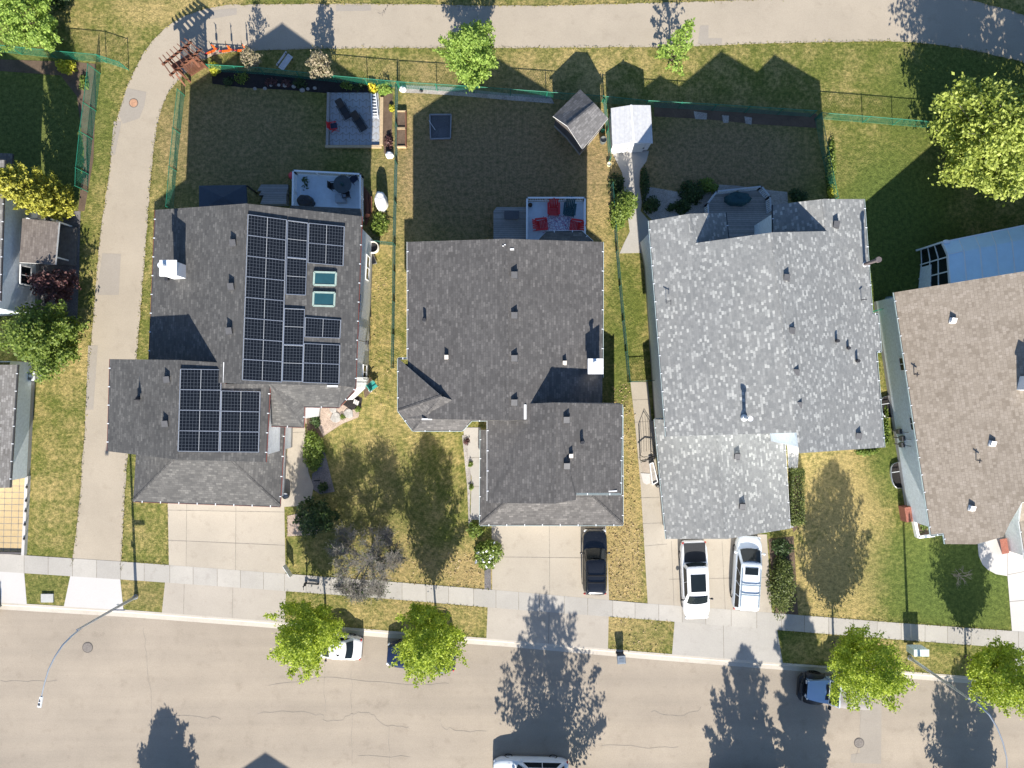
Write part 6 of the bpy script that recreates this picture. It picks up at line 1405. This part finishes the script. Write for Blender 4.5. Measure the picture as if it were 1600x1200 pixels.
tree('larch_tree', 'slim feathery pale green larch beside the path', 'tree', G(1047,99), 6.3, 1.45, LEAF_LIME, BARK, 6, z0=.08, sprays=75, per=34, leaf=.10, shape='cone', spread=.16, rise=.1)
tree('maple_tree', 'big bright yellow green maple at the right edge of the back lawns', 'tree', G(1497,243), 8.2, 4.4, LEAF_MAPLE, BARK_GREY, 7, z0=.16, sprays=220, per=190, leaf=.125, trunk_r=.17, gap=.1)
tree('maple_tree', 'dark crowned tree past the right edge shading the path', 'tree', G(1640,215), 10.0, 4.6, LEAF_MID, BARK_GREY, 8, z0=.16, sprays=150, per=110, leaf=.18, trunk_r=.17)
tree('feathery_tree', 'feathery pale green tree in the top left corner', 'tree', G(78,58), 6.0, 2.7, LEAF_LIME, BARK, 9, z0=.10, sprays=170, per=150, leaf=.085, spread=.16, gap=.15)
tree('garden_tree', 'dark tree just above the top edge left of the path', 'tree', G(95,2), 4.5, 2.0, LEAF_DARK, BARK, 10, z0=.1, sprays=60, per=80, leaf=.12)
tree('cedar_tree', 'tall golden green columnar cedar leaning over the left house', 'tree', G(106,322), 8.3, 1.55, LEAF_CEDAR, BARK, 11, z0=.02, sprays=330, per=95, leaf=.09, shape='column', spread=.13, up=.1, rise=.9)
tree('garden_tree', 'dense green tree between the left house and the path', 'tree', G(103,531), 5.6, 2.75, LEAF_MID, BARK_GREY, 12, z0=.08, sprays=170, per=130, leaf=.105, gap=.15)
tree('plum_tree', 'small purple leaved tree beside the porch roof of the left house', 'tree', G(108,447), 3.6, 1.55, LEAF_PURPLE, BARK, 13, z0=.12, sprays=60, per=60, leaf=.11, gap=.25)
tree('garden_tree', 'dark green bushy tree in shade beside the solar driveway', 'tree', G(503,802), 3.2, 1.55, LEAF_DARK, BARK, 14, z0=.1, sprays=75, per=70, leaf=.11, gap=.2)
tree('garden_tree', 'small pink blossoming tree at the fence above the black mulch', 'tree', G(510,117), 3.3, .95, LEAF_PINK, BARK, 15, z0=.2, sprays=45, per=60, leaf=.09)
tree('garden_tree', 'thin brownish tree outside the fence near the scooters', 'tree', G(405,106), 3.0, .75, LEAF_PINK, BARK, 16, z0=.2, sprays=35, per=30, leaf=.08)
tree('columnar_tree', 'narrow columnar tree shading the path behind the bench', 'tree', G(519,124), 5.2, .75, LEAF_MID, BARK, 17, z0=.1, sprays=70, per=40, leaf=.10, shape='column') if False else None
# south side of the street: their shadows fall into the picture
so = dict(z0=.14, sprays=120, per=150, leaf=.13, trunk_r=.13, rise=1.0, spread=.20)
tree('street_tree', 'tree across the street with its wide shadow between the two driveways', 'tree', G(866,1256), 9.0, 4.0, LEAF_MID, BARK, 21, **{**so, 'shape': 'vase', 'gap': .25})
tree('street_tree', 'tree across the street with its pointed shadow left of the grey car', 'tree', G(263,1290), 4.9, 2.4, LEAF_MID, BARK, 22, **so)
tree('street_tree', 'tree across the street with its shadow beside the tall dark shadow', 'tree', G(1172,1276), 7.5, 2.7, LEAF_MID, BARK, 23, **{**so, 'gap': .3, 'spread': .15})
tree('street_tree', 'tree across the street with its shadow under the right lamp arm', 'tree', G(1517,1274), 6.9, 3.0, LEAF_MID, BARK, 24, **so)
tree('spruce_tree', 'tall column shaped spruce across the street darkening the road by the off-road vehicle', 'tree', G(1262,1300), 10.8, 1.9, LEAF_DARK, BARK, 25, z0=.04, sprays=260, per=95, leaf=.17, shape='column', spread=.2)

# bare grey twiggy tree on the front lawn
rng = np.random.default_rng(31); b0 = P(583,868); t = thing('bare_tree', 'bare grey twiggy tree between the two lime street trees', 'tree', (b0.x,b0.y,0)); tm = MB(); tips = []
tm.tube([(b0.x,b0.y,-.05),(b0.x+.05,b0.y,1.0),(b0.x,b0.y,1.9)], [.14,.11,.09], 9)
def br(p, d, L, r, lev):
    q = p + d*L; mid = (p+q)/2 + Vector(rng.normal(0, .06*L, 3)); tm.tube([p, mid, q], [r, r*.8, r*.6], 5 if lev < 2 else 4, cap=False)
    if lev >= 3: tips.append((p, q)); return
    for k in range(4 if lev < 2 else 3):
        nd = (d + Vector(rng.normal(0, .55, 3)) + Vector((0,0,.12))).normalized(); br(p.lerp(q, rng.uniform(.55,1)), nd, L*rng.uniform(.6,.85), r*.55, lev+1)
for k in range(8):
    a = k*.785+rng.uniform(-.3,.3); e = rng.uniform(.35,1.1); br(Vector((b0.x,b0.y,rng.uniform(1.2,1.9))), Vector((math.cos(a)*math.cos(e), math.sin(a)*math.cos(e), math.sin(e))), 1.5, .055, 0)
tm.build('trunk', BARK_GREY, t); tw = MB()
for p, q in tips:
    for k in range(20):
        s = p.lerp(q, rng.uniform(.1,1)); d = Vector(rng.normal(0,1,3)); d.z = abs(d.z)*.6; d.normalize(); e = s + d*rng.uniform(.2,.55)
        tw.bar(s, e, .014, .012)
tw.build('twigs', TWIG, t)
rng2 = np.random.default_rng(5); c = np.array([tuple(q) for p, q in tips]); c = c[rng2.choice(len(c), 1500)] + rng2.normal(0,.22,(1500,3)); leaf_mesh('sparse_leaves', c, .055, LEAF_DARK, t, rng2)
b1 = P(1496,898); t = thing('bare_shrub', 'bare brown branching shrub on the green lawn of the tan house', 'shrub', (b1.x,b1.y,0)); tm = MB(); tips = []
for k in range(6):
    a = k*1.05; br(Vector((b1.x,b1.y,.05)), Vector((math.cos(a)*.8, math.sin(a)*.6, .8)).normalized(), .55, .035, 1)
tm.build('stem', M('pale_branch', (.34,.29,.23), .9), t)
tree('weeping_tree', 'dark drooping tree on the lawn of the tan house in its shadow', 'tree', G(1500,900), 2.6, 1.5, LEAF_DARK, BARK, 33, z0=.2, sprays=50, per=60, leaf=.09) if False else None

# ------------------------------------------------------------------ shrubs and hedges
bush('shrub', 'dense round cedar hedge between white wagon and sidewalk', 'hedge', G(1219,913), 1.05, 2.6, 1.5, LEAF_HEDGE, 6500, 41, .07, lobes=26, fill=.15)
bush('shrub', 'dark shrub at the corner of the mottled garage above the cedar hedge', 'shrub', G(1220,855), 1.0, .75, 1.1, LEAF_DARK, 1300, 42, .08)
bush('hedge', 'clipped dark green hedge strip along the mottled garage wall', 'hedge', G(1242.5,775), .46, 2.1, .7, LEAF_HEDGE, 4200, 43, .055, box=True)
bush('shrub', 'round white flowering shrub between front lawn and middle driveway', 'shrub', G(762,864), 1.2, 1.25, 1.3, LEAF_MID, 2600, 44, .085, flowers=FLOWER_W, nf=90)
bush('shrub', 'small green shrub at the garage corner above the white flowering shrub', 'shrub', G(742,828), .7, .8, .8, LEAF_MID, 700, 45, .08)
bush('shrub', 'bright green shrub on the walk corner of the solar house', 'shrub', G(492,703), 1.0, 1.55, 1.5, LEAF_MID, 2600, 46, .085)
bush('shrub', 'upright round green shrub beside the concrete walk and fence', 'shrub', G(974,334), 1.15, 1.7, 2.9, LEAF_MID, 4200, 47, .09)
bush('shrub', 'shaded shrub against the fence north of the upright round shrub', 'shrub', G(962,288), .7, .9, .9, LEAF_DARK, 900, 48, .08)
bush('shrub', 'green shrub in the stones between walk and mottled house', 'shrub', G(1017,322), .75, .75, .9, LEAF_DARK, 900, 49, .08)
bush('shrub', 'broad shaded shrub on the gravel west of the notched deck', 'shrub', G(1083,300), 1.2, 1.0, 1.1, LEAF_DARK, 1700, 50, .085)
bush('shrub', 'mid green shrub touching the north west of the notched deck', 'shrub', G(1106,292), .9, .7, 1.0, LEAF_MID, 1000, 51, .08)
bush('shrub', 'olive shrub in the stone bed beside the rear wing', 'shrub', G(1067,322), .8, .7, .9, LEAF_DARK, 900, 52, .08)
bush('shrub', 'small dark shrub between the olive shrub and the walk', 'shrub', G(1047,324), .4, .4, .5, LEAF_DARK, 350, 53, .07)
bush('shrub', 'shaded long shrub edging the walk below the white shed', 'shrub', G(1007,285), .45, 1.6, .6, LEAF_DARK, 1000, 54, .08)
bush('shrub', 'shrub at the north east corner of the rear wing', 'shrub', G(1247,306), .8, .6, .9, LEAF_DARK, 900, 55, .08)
bush('shrub', 'sunlit yellow green shrub at the corner fence near the rear wing', 'shrub', G(1297,300), .45, .7, .9, LEAF_YELLOW, 700, 56, .07)
bush('shrub', 'long leafy row of weeds along the right fence of the oval lawn', 'shrub', G(1297,262), .4, 2.6, .6, LEAF_MID, 1500, 57, .08, lobes=16)
bush('shrub', 'green shrub beside lumber and rain barrel', 'shrub', G(594,352), .9, .95, 1.1, LEAF_MID, 1500, 58, .085)
bush('shrub', 'bright lime shrub behind the fence next to the pergola', 'shrub', G(337,109), .55, .5, .9, LEAF_YELLOW, 800, 59, .08)
bush('shrub', 'bright yellow green shrub in the left yard corner', 'shrub', G(105,106), .95, .6, .9, LEAF_YELLOW, 1100, 60, .08)
bush('flower_plant', 'yellow flowering plant at the north end of the patio', 'plant', G(583,138), .42, .5, .6, LEAF_YELLOW, 500, 61, .07, flowers=FLOWER_Y, nf=220)
bush('shrub', 'light green shrub right of the yellow flowers', 'shrub', G(601,139), .7, .55, .8, LEAF_LIME, 800, 62, .08)
bush('flower_plant', 'small bright chartreuse plant against the planter fence', 'plant', G(611,170), .28, .28, .4, LEAF_YELLOW, 260, 63, .07)
bush('shrub', 'dry reddish shrub by the fence above the white sack', 'shrub', G(609,222), .4, .8, .6, LEAF_PURPLE, 320, 64, .07)
bush('shrub', 'leafy fringe at the south east corner of the mottled house', 'shrub', G(1357,706), 1.1, .45, .7, LEAF_MID, 1000, 65, .08)
bush('shrub', 'narrow weeds between the mottled house and its side wall', 'shrub', G(1384,668), .28, 1.8, .4, LEAF_MID, 700, 66, .07, lobes=14)
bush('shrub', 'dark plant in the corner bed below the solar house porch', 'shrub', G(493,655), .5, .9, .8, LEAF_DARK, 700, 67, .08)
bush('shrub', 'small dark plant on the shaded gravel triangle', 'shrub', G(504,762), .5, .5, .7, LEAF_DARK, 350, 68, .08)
bush('shrub', 'low dark shrub in the left yard at the fence gate', 'shrub', G(132,130), .4, .7, .6, LEAF_MID, 350, 69, .07)
for k, (x, y, s, m_, lb) in enumerate(((357,128,.5,LEAF_DARK,'first'),(378,124,.7,LEAF_MID,'second'),(425,128,.55,LEAF_PURPLE,'third'),(447,132,.45,LEAF_PURPLE,'fourth'),(468,131,.6,LEAF_DARK,'fifth'),(543,134,.6,LEAF_MID,'sixth'),(562,136,.55,LEAF_DARK,'seventh'))):
    bush('flower_plant', 'low %s plant in the black mulch bed, %s from the pergola' % ('purple' if m_ is LEAF_PURPLE else 'green', lb), 'plant', G(x,y), s, s*.8, s*.9, m_, 260, 80+k, .07, 'plants in the black mulch bed')
rng = np.random.default_rng(8)
for k in range(9):
    mb = MB(); c = P(400+k*12+rng.uniform(-4,4), 132+k*1.1+rng.uniform(-5,7)); s = rng.uniform(.12,.24); mb.ball((c.x,c.y,s*.3), (s,s*.8,s*.6), 0, 8, 5)
    tag(mb.build('rock', STONE, None, Vector((c.x,c.y,0))), 'pale rock in the black mulch bed, %s of nine from the pergola side' % ('first','second','third','fourth','fifth','sixth','seventh','eighth','last')[k], 'rock', 'rocks in the black mulch bed')
for k, (x, y) in enumerate(((560,640),(536,652),(730,690),(735,725),(736,760))):
    bush('flower_plant', ('low tuft at the east end of the pink gravel','low tuft in the lower part of the pink gravel','reddish tuft at the top of the middle walkway','small tuft halfway down the middle walkway','green tuft near the bottom of the middle walkway')[k], 'plant', G(x,y), .28, .3, .35, LEAF_PURPLE if k == 2 else LEAF_MID, 140, 95+k, .06)

# ------------------------------------------------------------------ camera, light
cam = bpy.data.cameras.new('camera'); co = bpy.data.objects.new('camera', cam); C.objects.link(co)
co.location = (0, 0, CAMH); co.rotation_euler = (0, 0, 0); cam.sensor_width = 36; cam.lens = 36*FPX/1600; cam.clip_end = 3000; S.camera = co
EL = math.atan(.57); SUNV = Vector((.042*math.cos(EL), -math.cos(EL), math.sin(EL)))
sd = bpy.data.lights.new('sun', 'SUN'); sd.energy = 4.8; sd.angle = R(.5); sd.color = (1.0, .94, .84); so_ = bpy.data.objects.new('sun', sd); C.objects.link(so_); so_.rotation_euler = SUNV.to_track_quat('Z', 'Y').to_euler(); so_.location = (0, -20, 40)
wd = bpy.data.worlds.new('World'); S.world = wd; wd.use_nodes = True; N = wd.node_tree.nodes; L = wd.node_tree.links; sk = N.new('ShaderNodeTexSky'); sk.sky_type = 'NISHITA'; sk.sun_disc = False; sk.sun_elevation = EL; sk.sun_rotation = R(180); sk.air_density = 1.0; sk.dust_density = .6; sk.ozone_density = 5.0
L.new(sk.outputs[0], N['Background'].inputs[0]); N['Background'].inputs[1].default_value = .08
S.view_settings.view_transform = 'Standard'; S.view_settings.look = 'None'; S.view_settings.exposure = 1.2; S.view_settings.gamma = 1.0
S.cycles.max_bounces = 6; S.cycles.transparent_max_bounces = 8
